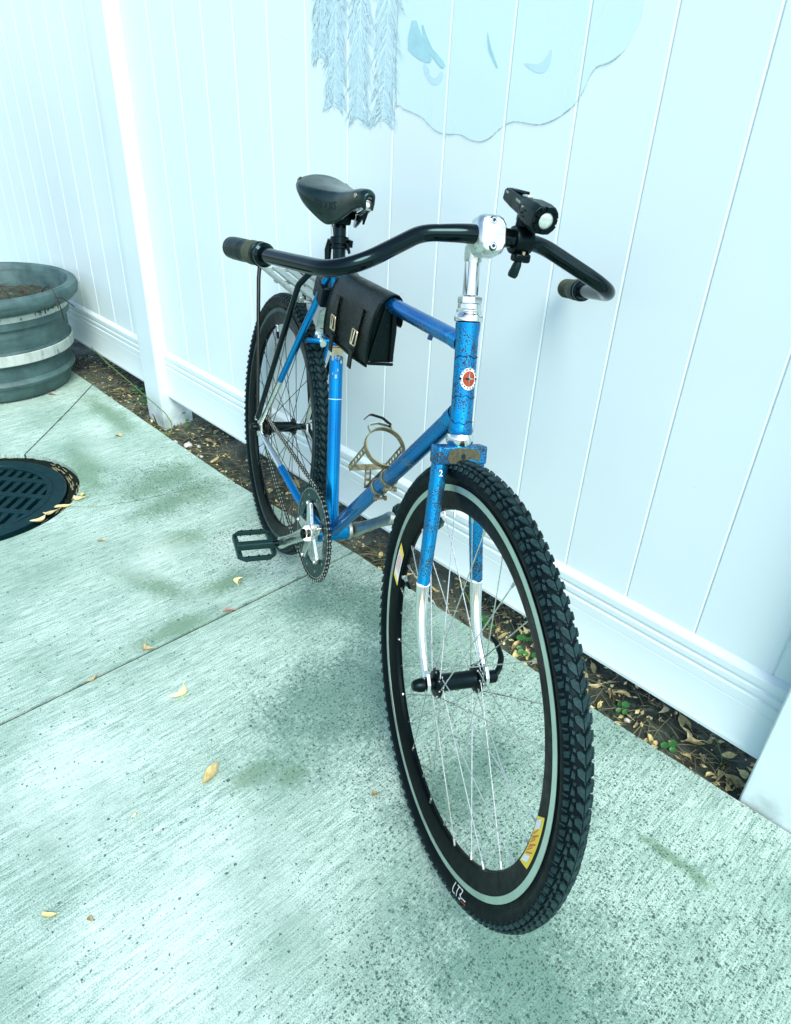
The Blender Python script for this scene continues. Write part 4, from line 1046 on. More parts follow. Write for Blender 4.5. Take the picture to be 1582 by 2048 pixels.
# valves
for wr, a in ((fw, 177.5), (rw, 115)):
    d = Vector((cos(radians(a)), 0, sin(radians(a))))
    v_ = MB().tube([d*0.271, d*0.262, d*0.252], [0.0035, 0.0030, 0.0028], 10).tube([d*0.2715, d*0.2685], 0.0052, 12).build('valve', 'alloy', wr)
    MB().tube([d*0.253, d*0.238, d*0.235], [0.0036, 0.0034, 0.002], 10).build('valve_cap', 'black_satin', v_)
# --- cranks, chainring, chain, pedals
CY_ = -0.045; CRC = BBP+Y*CY_
cring = MB().lathe([(0.070, -0.0016), (0.070, 0.0016), (0.1035, 0.0016), (0.1035, -0.0016)], CRC, Y, 72, close=True).build('chainring', 'ring', bk, smooth=30)
te = MB(); NTH = 53
for k in range(NTH):
    a = 2*pi*k/NTH; e1 = Vector((cos(a), 0, sin(a))); e2 = Vector((-sin(a), 0, cos(a)))
    te.prism([(0.1030, -0.0040), (0.1105, -0.0012), (0.1105, 0.0012), (0.1030, 0.0040)], CRC, e1, e2, Y, -0.0011, 0.0011)
te.build('teeth', 'ring', cring, smooth=0)
MB().lathe([(0.1010, -0.0024), (0.1010, -0.0017), (0.1022, -0.0017), (0.1022, -0.0024)], CRC, Y, 72, close=True).build('edge_highlight', 'alloy', cring, smooth=30)
CA = atan2(-0.62, -0.78)
sp_ = MB()
for k in range(5):
    a = CA+2*pi*(k+0.5)/5; e1 = Vector((cos(a), 0, sin(a))); e2 = Vector((-sin(a), 0, cos(a)))
    sp_.prism([(0.010, -0.018), (0.040, -0.0125), (0.070, -0.0095), (0.0765, 0.0), (0.070, 0.0095), (0.040, 0.0125), (0.010, 0.018)], CRC+Y*-0.006, e1, e2, Y, -0.004, 0.004)
sp_.lathe([(0.024, -0.012), (0.026, -0.008), (0.026, 0.004)], CRC, Y, 28)
spider = sp_.build('spider', 'alloy', cring, smooth=30, bevel=0.0015)
for k in range(5):
    a = CA+2*pi*(k+0.5)/5; c_ = CRC+Vector((cos(a), 0, sin(a)))*0.0700
    MB().lathe([(0.0050, -0.0125), (0.0046, -0.0135), (0.0022, -0.0135), (0.0022, -0.0120), (0.00001, -0.0120)], c_, Y, 14).build('ring_bolt', 'chrome', cring)
for k in range(10):
    a = CA+2*pi*k/10+0.2; c_ = CRC+Vector((cos(a), 0, sin(a)))*0.0865
    MB().lathe([(0.0030, -0.0019), (0.00301, -0.0023)], c_, Y, 10).build('ring_mark', 'alloy_dull', cring, smooth=0)
CLN = 0.168
def crank(s, ang):
    d = Vector((cos(ang), 0, sin(ang))); n_ = Vector((-sin(ang), 0, cos(ang)))
    y0, y1 = s*0.058, s*0.072
    mb = MB(); secs = [(0.0, 0.017, 0.011), (0.03, 0.0145, 0.009), (0.07, 0.0125, 0.0075), (0.12, 0.0120, 0.007), (0.150, 0.0135, 0.0075), (CLN, 0.0150, 0.0078), (CLN+0.009, 0.0120, 0.007), (CLN+0.0145, 0.004, 0.006)]
    seg = 16
    for (l, w_, t_) in secs:
        c_ = BBP+d*l+Y*(y0+(y1-y0)*min(1, l/CLN))
        for k in range(seg):
            a = 2*pi*k/seg; cc, ss = cos(a), sin(a)
            cc = math.copysign(abs(cc)**0.6, cc); ss = math.copysign(abs(ss)**0.6, ss)
            mb.v.append(c_+n_*w_*cc+Y*t_*ss)
    for i in range(len(secs)-1):
        for k in range(seg): mb.f.append((i*seg+k, i*seg+(k+1) % seg, (i+1)*seg+(k+1) % seg, (i+1)*seg+k))
    mb.f.append(tuple(range(seg))); mb.f.append(tuple((len(secs)-1)*seg+k for k in range(seg)))
    arm = mb.build('crank_arm', 'alloy' if s < 0 else 'alloy_dull', bk, smooth=50)
    MB().lathe([(0.0115, s*0.064), (0.0115, s*0.0705), (0.0100, s*0.0715), (0.0045, s*0.0715), (0.0045, s*0.066), (0.00001, s*0.066)], BBP, Y, 22).build('crank_cap', 'black_satin', arm)
    MB().tube([BBP+Y*s*0.034, BBP+Y*s*0.060], 0.0095, 18).build('axle', 'steel_dark', arm)
    if s > 0: MB().lathe([(0.0205, 0.0365), (0.0215, 0.038), (0.0215, 0.044), (0.019, 0.046), (0.010, 0.046)], BBP, Y, 26).build('bearing_cup', 'alloy_dull', arm)
    e = BBP+d*CLN
    MB().lathe([(0.0062, s*0.0785), (0.0062, s*0.0812), (0.0030, s*0.0812), (0.0030, s*0.0795), (0.00001, s*0.0795)], e, Y, 14).build('axle_end', 'steel_dark', arm)
    # slotted groove line on the arm
    MB().prism([(0.062, -0.0016), (0.062, 0.0016), (0.125, 0.0016), (0.125, -0.0016)], BBP+Y*(s*0.0735), d, n_, Y*s, 0, 0.0012).build('groove', 'steel_dark', arm, smooth=0)
    return e
def pedal(e, s, tilt):
    ex = Vector((cos(tilt), 0, sin(tilt))); ez = Vector((-sin(tilt), 0, cos(tilt))); yc = s*0.138
    c_ = e+Y*yc
    out = [(-0.046, -0.030), (-0.046, 0.030), (-0.034, 0.047), (0.034, 0.047), (0.046, 0.030), (0.046, -0.030), (0.034, -0.047), (-0.034, -0.047)]
    inn1 = [(-0.038, -0.036), (-0.038, 0.036), (-0.010, 0.036), (-0.010, -0.036)]; inn2 = [(0.010, -0.036), (0.010, 0.036), (0.038, 0.036), (0.038, -0.036)]
    ro = [Vector((p[0], p[1], 0)) for p in out]; holes = [[Vector((p[0], p[1], 0)) for p in h] for h in (inn1, inn2)]
    tris = mg.tessellate_polygon([ro]+holes); allp = ro+holes[0]+holes[1]; n = len(allp); hh = 0.0062
    mb = MB(); mb.v = [c_+ex*p.x+Y*p.y+ez*hh for p in allp]+[c_+ex*p.x+Y*p.y-ez*hh for p in allp]
    mb.f = [tuple(t) for t in tris]+[tuple(n+i for i in reversed(t)) for t in tris]
    st_ = 0
    for loop_ in (ro, holes[0], holes[1]):
        m_ = len(loop_)
        for i in range(m_): mb.f.append((st_+i, st_+(i+1) % m_, n+st_+(i+1) % m_, n+st_+i))
        st_ += m_
    pd = mb.build('pedal', 'pedal', bk, smooth=0, bevel=0.0012)
    MB().tube([c_-Y*0.043, c_+Y*0.043], 0.0080, 16).build('axle_sleeve', 'pedal', pd)
    MB().tube([e+Y*s*0.079, c_-Y*s*0.045], [0.0085, 0.0075], 14).build('axle_stub', 'black_satin', pd)
    for z_ in (1, -1):
        for p in ((-0.0415, -0.024), (-0.0415, 0.0), (-0.0415, 0.024), (0.0415, -0.024), (0.0415, 0.0), (0.0415, 0.024), (-0.026, 0.0415), (0.026, 0.0415), (-0.026, -0.0415), (0.026, -0.0415)):
            q = c_+ex*p[0]+Y*p[1]; MB().tube([q+ez*z_*0.007, q+ez*z_*0.0105], 0.0018, 6).build('pin', 'black_satin', pd)
    return pd
eR = crank(-1, CA); eL = crank(1, CA+pi)
pedal(eR, -1, radians(-16)); pedal(eL, 1, radians(-4))
# chain: links along ring and cog
rc, rg = 0.1075, 0.0335; CO = Vector((0.0, CY_, R_))
d_ = CRC-CO; dist = sqrt(d_.x**2+d_.z**2); th = atan2(d_.z, d_.x); be = math.asin((rc-rg)/dist)
path = []
for i in range(40): a = th+pi/2+be-(pi+2*be)*i/39; path.append(CRC+Vector((cos(a), 0, sin(a)))*rc)
for i in range(1, 24):
    t = i/24; a_ = th-pi/2-be; p0 = CRC+Vector((cos(a_), 0, sin(a_)))*rc; p1 = CO+Vector((cos(a_), 0, sin(a_)))*rg
    path.append(p0.lerp(p1, t)+Vector((0, 0, -0.014*sin(pi*t))))
for i in range(20): a = th-pi/2-be-(pi-2*be)*i/19; path.append(CO+Vector((cos(a), 0, sin(a)))*rg)
path.append(path[0].copy())
Lp = sum((b-a).length for a, b in zip(path, path[1:])); nl = int(Lp/0.0127/2)*2
cp_, _ = resample(path, nl+1)
ch = MB(); rl_ = MB()
for i in range(nl):
    p, q = cp_[i], cp_[i+1]; dd = (q-p).normalized(); nn = dd.cross(Y); L = (q-p).length; yo = 0.0034 if i % 2 else 0.0022
    pl_ = [(-0.0040, -0.0026), (-0.0052, 0), (-0.0040, 0.0026), (-0.0015, 0.0040), (L*0.5, 0.0014), (L+0.0015, 0.0040), (L+0.0040, 0.0026), (L+0.0052, 0), (L+0.0040, -0.0026), (L+0.0015, -0.0040), (L*0.5, -0.0014), (-0.0015, -0.0040)]
    for s in (-1, 1): ch.prism(pl_, p, dd, nn, Y, s*yo-0.0005, s*yo+0.0005)
    rl_.tube([p-Y*0.0046, p+Y*0.0046], 0.0031, 8)
cho = tag(ch.build('chain', 'steel_dark', bk, smooth=0), kind='stuff'); tag(rl_.build('chain_pins', 'alloy_dull', cho, smooth=30), kind='stuff')
cg = MB().lathe([(0.016, -0.001), (0.016, 0.001), (0.0315, 0.001), (0.0315, -0.001)], CO, Y, 32, close=True)
for k in range(17):
    a = 2*pi*k/17; e1 = Vector((cos(a), 0, sin(a))); e2 = Vector((-sin(a), 0, cos(a)))
    cg.prism([(0.031, -0.0038), (0.0365, -0.001), (0.0365, 0.001), (0.031, 0.0038)], CO, e1, e2, Y, -0.001, 0.001)
cg.build('sprocket', 'chain', bk, smooth=0)
MB().lathe([(0.012, -0.052), (0.020, -0.051), (0.020, -0.047), (0.020, -0.036), (0.012, -0.035)], (0, 0, R_), Y, 20).build('lockring', 'steel_dark', bk)
# --- rack over the rear wheel
rk = empty('rear_rack', (0, 0, 0), bk)
def rb(mb, name, mat, **kw): return mb.build(name, mat, rk, **kw)
ZR = 0.742
for y in (-0.052, 0.052): rb(MB().box((0.040, y, ZR), (0.36, 0.012, 0.010)), 'side_rail', 'alloy_dull', bevel=0.002)
for y in (-0.018, 0.018): rb(MB().box((0.055, y, ZR), (0.33, 0.022, 0.006)), 'deck_slat', 'alloy_dull', bevel=0.0015)
for x in (-0.13, 0.02, 0.205): rb(MB().box((x, 0, ZR-0.0075), (0.018, 0.115, 0.004)), 'cross_bar', 'alloy_dull', bevel=0.001)
rb(MB().prism([(-0.014, 0.0), (0.014, 0.0), (0.014, 0.075), (0.0, 0.088), (-0.014, 0.075)], BR0+Vector((-0.012, 0, -0.006)), Y, (0.25, 0, 0.968), (0.968, 0, -0.25), -0.0015, 0.0015), 'mount_plate', 'alloy', smooth=0)
for z in (0.03, 0.05): rb(MB().tube([BR0+Vector((-0.003, -0.010, z)), BR0+Vector((-0.002, 0.010, z-0.004))], 0.0016, 6), 'plate_slot', 'emboss')
rb(MB().box((0.250, 0.0, 0.768), (0.060, 0.058, 0.045), Matrix.Rotation(0.25, 3, 'Y')), 'front_block', 'black_satin', bevel=0.004)
for s in (-1, 1):
    lo = DROP[s]+Vector((0.010, s*0.009, 0.028))
    rb(MB().tube([Vector((-0.128, s*0.056, ZR)), Vector((-0.115, s*0.060, ZR-0.03)), lo+Vector((-0.004, 0, 0.02))], [0.0052, 0.0052, 0.0045], 12), 'rack_strut', 'steel_dark')
    rb(MB().tube(fillet([Vector((0.292, s*0.026, 0.812)), Vector((0.262, s*0.052, 0.810)), Vector((0.236, s*0.068, 0.775)), lo], [0.03, 0.03], 8), 0.0066, 14), 'stay_rod', 'black_gloss')
    rb(MB().lathe([(0.0060, -0.006), (0.0060, 0.006)], lo, Y, 12), 'strut_bolt', 'chrome')
# --- bottle cage on the down tube
cg_ = empty('bottle_cage', (0, 0, 0), bk)
DD = (DT_H-BBP).normalized(); DP = Vector((-DD.z, 0, DD.x))
cc_ = Vector((0.627, 0, 0.573)); rr_ = 0.0385
def strap(pts, w, t_, wd, name, mat='rusty', holes=0):
    """flat strip along pts, width along wd"""
    mb = MB(); wd = Vector(wd)
    for i, p in enumerate(pts):
        tg = (pts[min(i+1, len(pts)-1)]-pts[max(0, i-1)]).normalized(); nn = tg.cross(wd).normalized()
        for a, b in ((-1, -1), (1, -1), (1, 1), (-1, 1)): mb.v.append(p+wd*(w/2*a)+nn*(t_/2*b))
    n = len(pts)
    for i in range(n-1):
        for k in range(4): mb.f.append((i*4+k, i*4+(k+1) % 4, (i+1)*4+(k+1) % 4, (i+1)*4+k))
    mb.f += [(0, 1, 2, 3), tuple((n-1)*4+k for k in (3, 2, 1, 0))]
    return mb.build(name, mat, cg_, smooth=30)
strap([cc_+(Y*cos(a)+DP*sin(a))*rr_ for a in [2*pi*i/48 for i in range(49)]], 0.0125, 0.0020, DD, 'hoop')
def ladder(a, b, wd, name):
    """perforated arm: two edges and rungs"""
    mb = MB(); a, b, wd = Vector(a), Vector(b), Vector(wd); ax_ = (b-a).normalized(); nn = ax_.cross(wd).normalized(); L = (b-a).length
    def bar_(p, q, w_):
        t_ = (q-p).normalized(); s_ = nn.cross(t_).normalized()
        mb.add([p+s_*w_/2*i+nn*0.0009*j for (i, j) in ((-1, -1), (1, -1), (1, 1), (-1, 1))]+[q+s_*w_/2*i+nn*0.0009*j for (i, j) in ((-1, -1), (1, -1), (1, 1), (-1, 1))],
               [(0, 1, 2, 3), (7, 6, 5, 4), (0, 4, 5, 1), (1, 5, 6, 2), (2, 6, 7, 3), (3, 7, 4, 0)])
    for s in (-1, 1): bar_(a+wd*s*0.0052, b+wd*s*0.0052, 0.0030)
    k = int(L/0.013)
    for i in range(k+1): p = a+ax_*L*i/k; bar_(p-wd*0.0062, p+wd*0.0062, 0.0052)
    return mb.build(name, 'rusty', cg_, smooth=0)
lowc = cc_-DD*0.087
for s in (-1, 1): ladder(cc_+Y*s*0.0385, lowc+Y*s*0.040-DP*0.004, DP, 'cage_arm')
strap([lowc+Y*y-DP*0.004 for y in (-0.041, -0.02, 0, 0.02, 0.041)], 0.012, 0.0018, DP, 'base_strap')
ladder(lowc-DP*0.004, cc_-DD*0.110-DP*0.036, Y, 'tongue')
strap([cc_-DD*s_-DP*0.0375 for s_ in (-0.004, 0.03, 0.06, 0.115)], 0.012, 0.0016, Y, 'back_strap')
for al in (0.292, 0.340):
    c_ = BBP+DD*(al-0.0)
    strap([c_+(Y*cos(a)+DP*sin(a))*0.0168 for a in [radians(-78)+radians(336)*i/40 for i in range(41)]], 0.0085, 0.0018, DD, 'clamp_band')
    ear = c_-DP*0.020+Y*-0.006
    o = MB().tube([ear-Y*0.007-DP*0.003, ear+Y*0.016-DP*0.003], 0.0024, 8).tube([ear-Y*0.009-DP*0.003, ear-Y*0.004-DP*0.003], 0.0048, 6).tube([ear+Y*0.012-DP*0.003, ear+Y*0.016-DP*0.003], 0.0048, 6).box(ear+Y*0.001+DP*0.001, (0.006, 0.0016, 0.010)).box(ear+Y*0.010+DP*0.001, (0.006, 0.0016, 0.010))
    o.build('clamp_screw', 'rusty', cg_, smooth=30)
tp = cc_+DP*rr_
strap(fillet([tp+Y*-0.022-DP*0.006, tp+Y*-0.026+DP*0.008, tp+Y*-0.004+DP*0.012, tp+Y*0.016+DP*0.006], [0.006, 0.006], 6), 0.009, 0.0016, DD, 'toggle_loop', 'alloy_dull')
strap([tp+Y*0.016+DP*0.006, tp+Y*0.021+DP*0.004, tp+Y*0.022+DP*0.009], 0.007, 0.0018, DD, 'toggle_hinge', 'steel_dark')
strap([tp+Y*0.020-DP*0.007, tp+Y*0.021+DP*0.006], 0.008, 0.0018, DD, 'toggle_hinge', 'rusty')
strap(fillet([tp+Y*-0.030+DP*0.020, tp+Y*-0.016+DP*0.030, tp+Y*0.008+DP*0.022, tp+Y*0.022+DP*0.008], [0.01, 0.01], 6), 0.007, 0.0016, DD, 'toggle_lever', 'steel_dark')

# ------------------------------------------------------------------ things carried by the bicycle
BM = bk.matrix_world.copy()
def bikething(name, label, cat, base):
    o = empty(name); o.matrix_world = BM @ Matrix.Translation(base); tag(o, label, cat); return o
# leather bag over the top tube
bg0 = Vector((0.455, -0.005, 0.712))
bag = bikething('frame_bag', 'black leather satchel with two buckled straps hung on the top tube', 'bag', bg0)
def bb_(mb, name, mat, parent=None, **kw):
    mb.map(lambda q: q-bg0); return mb.build(name, mat, parent or bag, **kw)
def lean(x): return 0.0
BX0, BX1 = 0.356, 0.560; zt = lambda x: 0.826+(x-0.45)*0.06; zb = lambda x: 0.712+(x-0.45)*0.02
body = MB(); NXB = 14
for i in range(NXB+1):
    t = i/NXB; x = BX0+(BX1-BX0)*t; bul = 0.004*sin(pi*t)
    ring = [(-0.026-bul*.4, zb(x)), (-0.031-bul*.6, zb(x)+0.010), (-0.030-bul*.4, (zt(x)+zb(x))/2), (-0.024, zt(x)-0.008), (-0.010, zt(x)-0.001), (0.012, zt(x)-0.004), (0.019, (zt(x)+zb(x))/2), (0.021, zb(x)+0.01), (0.016, zb(x))]
    body.v += [Vector((x, p[0], p[1])) for p in ring]
n = 9
for i in range(NXB):
    for k in range(n): body.f.append((i*n+k, i*n+(k+1) % n, (i+1)*n+(k+1) % n, (i+1)*n+k))
body.f += [tuple(range(n)), tuple(NXB*n+k for k in reversed(range(n)))]
bb_(body, 'pouch', 'leather', bevel=0.002, smooth=50)
# flap: from behind the top tube, over it and down the front
fl = MB(); NXF, xs0, xs1 = 22, 0.346, 0.568
sec = [(0.0225, -0.045), (0.0215, -0.012), (0.0140, 0.0110), (0.0, 0.0155), (-0.0140, 0.0115), (-0.0265, -0.002), (-0.0325, -0.022), (-0.0360, -0.052), (-0.0375, -0.084), (-0.0365, -0.113)]
def sec_at(x): return sec
for i in range(NXF+1):
    t = i/NXF; x = xs0+(xs1-xs0)*t
    tz = tt0.z+(TT_H.z-tt0.z)*(x-tt0.x)/(TT_H.x-tt0.x)
    for j, (y, z) in enumerate(sec):
        wv_ = 0.0022*sin(t*7+j)*(j/9)
        fl.v.append(Vector((x+0.012*(j/9)*(t-0.1), y-wv_, tz+0.0035+z)))
n = len(sec)
for i in range(NXF):
    for j in range(n-1): a = i*n+j; fl.f.append((a, a+n, a+n+1, a+1))
o = bb_(fl, 'flap', 'leather', smooth=60); md = o.modifiers.new('t', 'SOLIDIFY'); md.thickness = 0.0032; md.offset = 1
sd_ = o.modifiers.new('s', 'SUBSURF'); sd_.levels = 1; sd_.render_levels = 1
flap = o
# piping along the flap edges
def flap_pt(x, j, out=0.003):
    t = (x-xs0)/(xs1-xs0); tz = tt0.z+(TT_H.z-tt0.z)*(x-tt0.x)/(TT_H.x-tt0.x); j0 = int(min(j, 8.999)); f_ = j-j0
    y = sec[j0][0]*(1-f_)+sec[min(9, j0+1)][0]*f_; z = sec[j0][1]*(1-f_)+sec[min(9, j0+1)][1]*f_
    return Vector((x+0.012*(j/9)*(t-0.1), y-out-0.0022*sin(t*7+j)*(j/9), tz+0.0035+z))
pe = [flap_pt(xs0+0.003, j/3) for j in range(14, 28)]+[flap_pt(xs0+(xs1-xs0)*i/20, 9) for i in range(1, 20)]+[flap_pt(xs1-0.003, j/3) for j in range(27, 13, -1)]
bb_(MB().tube(pe, 0.0019, 8), 'piping', 'leather', flap)
# gusset fold at the front end
for y_, t_ in ((-0.0285, 0.004), (0.0150, 0.004)):
    bb_(MB().prism([(y_-t_, 0.0), (y_+t_, 0.0), (y_*0.35+t_, 0.100), (y_*0.35-t_, 0.100)], Vector((BX1, 0, zb(BX1)+0.003)), Y, (0, 0, 1), (1, 0, 0), 0.0, 0.006), 'gusset_fold', 'leather', smooth=0, bevel=0.0015)
bb_(MB().tube([Vector((BX0, -0.030, zb(BX0)-0.001)), Vector((BX1+0.004, -0.030, zb(BX1)-0.001)), Vector((BX1+0.006, 0.018, zb(BX1)-0.001))], 0.0030, 8), 'base_piping', 'leather')
for xb in (0.402, 0.512):
    st_ = MB(); pts = [flap_pt(xb, j/4, 0.0048) for j in range(24, 37)]
    for p in pts: st_.v += [p+Vector((-0.0085, 0, 0)), p+Vector((0.0085, 0, 0)), p+Vector((0.0085, -0.0022, 0)), p+Vector((-0.0085, -0.0022, 0))]
    for i in range(len(pts)-1):
        for k in range(4): st_.f.append((i*4+k, i*4+(k+1) % 4, (i+1)*4+(k+1) % 4, (i+1)*4+k))
    st_.f += [(0, 1, 2, 3), tuple((len(pts)-1)*4+k for k in range(4))]
    sto = bb_(st_, 'strap', 'leather', smooth=40)
    bp_ = flap_pt(xb, 7.7, 0.0085); up_ = (flap_pt(xb, 7.0, 0.0085)-flap_pt(xb, 8.4, 0.0085)).normalized()
    bx_ = Vector((1, 0, 0)); hw_, hh_ = 0.0115, 0.0135
    loop_ = [bp_+bx_*a*hw_+up_*b*hh_ for a, b in ((-1, -1), (1, -1), (1, 1), (-1, 1), (-1, -1))]
    bb_(MB().tube(fillet(loop_, [0.003]*3, 4), 0.0017, 8), 'buckle', 'brass', sto)
    bb_(MB().tube([bp_+up_*hh_, bp_-up_*hh_+Vector((0, -0.002, 0))], 0.0014, 8), 'buckle_pin', 'chrome', sto)
    tip_ = MB().box(flap_pt(xb, 9, 0.010)+Vector((0, 0, -0.004)), (0.017, 0.003, 0.030)); bb_(tip_, 'strap_tip', 'leather', sto, bevel=0.001)
    bb_(MB().box(flap_pt(xb, 8.55, 0.0088), (0.022, 0.005, 0.006)), 'keeper', 'leather', sto, bevel=0.001)
# lamp clamped to the handlebar
LB = SX(CL+Vector((-0.004, 0.052, -0.002)))
lamp = bikething('bicycle_lamp', 'black plastic headlamp with a round lens clamped to the handlebar', 'lamp', LB)
def lb(mb, name, mat, parent=None, **kw):
    mb.map(lambda q: SX(q)-LB); return mb.build(name, mat, parent or lamp, **kw)
bc = CL+Vector((-0.004, 0.052, -0.002))
lb(MB().lathe([(0.0125, -0.014), (0.0180, -0.013), (0.0190, -0.010), (0.0190, 0.010), (0.0180, 0.013), (0.0125, 0.014)], bc, Y, 28), 'bar_clamp', 'black_satin')
lb(MB().box(bc+Vector((0.010, 0, -0.021)), (0.018, 0.024, 0.012)), 'clamp_foot', 'black_satin', bevel=0.003)
lb(MB().tube([bc+Vector((0.016, 0.0, -0.012)), bc+Vector((0.016, 0, -0.026))], 0.0026, 8), 'clamp_bolt', 'brass')
lb(MB().lathe([(0.0048, 0), (0.0062, 0.004), (0.0074, 0.018), (0.0060, 0.022)], bc+Vector((0.014, -0.004, -0.026)), (-0.12, -0.18, -0.97), 10), 'clamp_knob', 'black_plastic', smooth=30)
lb(MB().tube([bc+Vector((-0.004, 0, 0.014)), bc+Vector((-0.006, 0.002, 0.030)), bc+Vector((-0.006, 0.003, 0.044))], [0.0105, 0.0105, 0.0125], 8), 'swivel_neck', 'black_plastic', smooth=30)
LD = Vector((0.985, 0, -0.17)).normalized(); LUP = Vector((0.17, 0, 0.985)).normalized()
lc = CL+Vector((0.036, 0.058, 0.0315))            # lens centre
def sect(pw, ph, ch):  # chamfered rectangle
    return [(-pw+ch, -ph), (pw-ch, -ph), (pw, -ph+ch), (pw, ph-ch), (pw-ch, ph), (-pw+ch, ph), (-pw, ph-ch), (-pw, -ph+ch)]
bodyL = MB(); secs = [(-0.122, 0.0105, 0.0085, 0.003), (-0.119, 0.0135, 0.0115, 0.004), (-0.090, 0.0150, 0.0135, 0.004), (-0.058, 0.0155, 0.0145, 0.004), (-0.052, 0.0175, 0.0165, 0.005), (-0.040, 0.0215, 0.0205, 0.008), (-0.012, 0.0240, 0.0230, 0.009), (0.002, 0.0235, 0.0225, 0.009), (0.004, 0.0222, 0.0212, 0.008)]
for (l, pw, ph, chf) in [(a_*0.94, b_*0.78, c_*0.78, d_*0.78) for (a_, b_, c_, d_) in secs]: bodyL.v += [lc+LD*l+Y*p[0]+LUP*(p[1]-0.001) for p in sect(pw, ph, chf)]
for i in range(len(secs)-1):
    for k in range(8): bodyL.f.append((i*8+k, i*8+(k+1) % 8, (i+1)*8+(k+1) % 8, (i+1)*8+k))
bodyL.f += [tuple(range(8)), tuple((len(secs)-1)*8+k for k in reversed(range(8)))]
lbod = lb(bodyL, 'housing', 'black_plastic', smooth=25, bevel=0.0008)
bz = MB()
for k in range(12):
    a = 2*pi*k/12; e1 = Y*cos(a)+LUP*sin(a); e2 = LD.cross(e1)
    bz.prism([(0.0115, -0.0036), (0.0172, -0.0032), (0.0172, 0.0032), (0.0115, 0.0036)], lc+LD*0.0030, e1, e2, LD, 0, 0.0052 if k % 2 else 0.0035)
lb(bz, 'bezel', 'black_satin', lbod, smooth=0)
lb(MB().lathe([(0.0125, 0.0), (0.0125, 0.0072), (0.0108, 0.0072), (0.0108, 0.004)], lc+LD*0.001, LD, 32), 'lens_ring', 'black_satin', lbod)
lb(MB().lathe([(0.0107, 0.0050), (0.0085, 0.0062), (0.005, 0.0070), (0.00001, 0.0073)], lc+LD*0.001, LD, 32), 'lens', 'glass', lbod)
lb(MB().box(lc+LD*-0.060+LUP*0.0118, (0.018, 0.009, 0.004)), 'switch_button', 'glass', lbod, bevel=0.0015)
lb(MB().box(lc+LD*-0.088+LUP*0.0105, (0.048, 0.010, 0.004)), 'top_ridge', 'black_satin', lbod, bevel=0.0015)
for k, (l, v) in enumerate(((-0.032, 0.006), (-0.026, 0.002), (-0.034, -0.004), (-0.027, -0.008))):
    lb(MB().box(lc+LD*l-Y*0.0178+LUP*v*0.8, (0.005, 0.003, 0.0022)), 'vent', 'alloy_dull' if k == 0 else 'emboss', lbod)
lb(MB().box(lc+LD*-0.045+LUP*-0.0145, (0.034, 0.016, 0.010)), 'mount_shoe', 'black_satin', lbod, bevel=0.002)
for k in range(6): lb(MB().box(lc+LD*(-0.066+k*0.0032)-Y*0.0121+LUP*0.0045, (0.0022, 0.0012, 0.0038 if k % 2 else 0.0030)), 'printed_mark', 'alloy_dull', lbod)
for k in range(3): lb(MB().box(lc+LD*(-0.104+k*0.003)-Y*0.0112+LUP*0.0045, (0.0020, 0.0012, 0.0028)), 'printed_mark', 'alloy_dull', lbod)

# ------------------------------------------------------------------ leaves, stones, weeds
def leaf_mesh(name, mat, L=0.036, W=0.012, curl=0.006, bend=0.3, notch=False, seed=0):
    rnd = random.Random(seed); mb = MB(); n = 10; m = 4
    for i in range(n+1):
        t = i/n; w_ = W*(sin(pi*min(1, t**0.75))**0.8 if 0 < t < 1 else 0.04)*(1+0.15*sin(9*t+seed))
        cx = L*(t-0.5); cy = bend*L*(t-0.5)**2*2
        for j in range(m+1):
            u_ = -1+2*j/m
            mb.v.append(Vector((cx, cy+w_*u_*0.5, curl*(u_*u_)*sin(pi*t)+curl*0.8*sin(t*5+seed)*0.5+0.004*t+0.0015)))
    for i in range(n):
        for j in range(m): a = i*(m+1)+j; mb.f.append((a, a+m+1, a+m+2, a+1))
    mb.tube([mb.v[n*(m+1)+2], mb.v[n*(m+1)+2]+Vector((0.006, 0.001, 0.001))], [0.0009, 0.0005], 5)
    lo_ = min(v.z for v in mb.v)
    for v in mb.v: v.z -= lo_-0.0004
    return mb.mesh(name, mat, 60)
LM = [leaf_mesh('fallen_leaf', 'leaf', 0.040, 0.014, 0.005, 0.3, seed=1), leaf_mesh('fallen_leaf', 'leaf_pale', 0.038, 0.015, 0.007, 0.8, seed=2), leaf_mesh('fallen_leaf', 'leaf', 0.044, 0.018, 0.008, 0.1, seed=3),
      leaf_mesh('fallen_leaf', 'leaf_pale', 0.034, 0.012, 0.004, 0.9, seed=4), leaf_mesh('fallen_leaf', 'leaf_pink', 0.038, 0.014, 0.006, 0.2, seed=5), leaf_mesh('fallen_leaf', 'leaf', 0.030, 0.020, 0.005, 0.1, seed=6)]
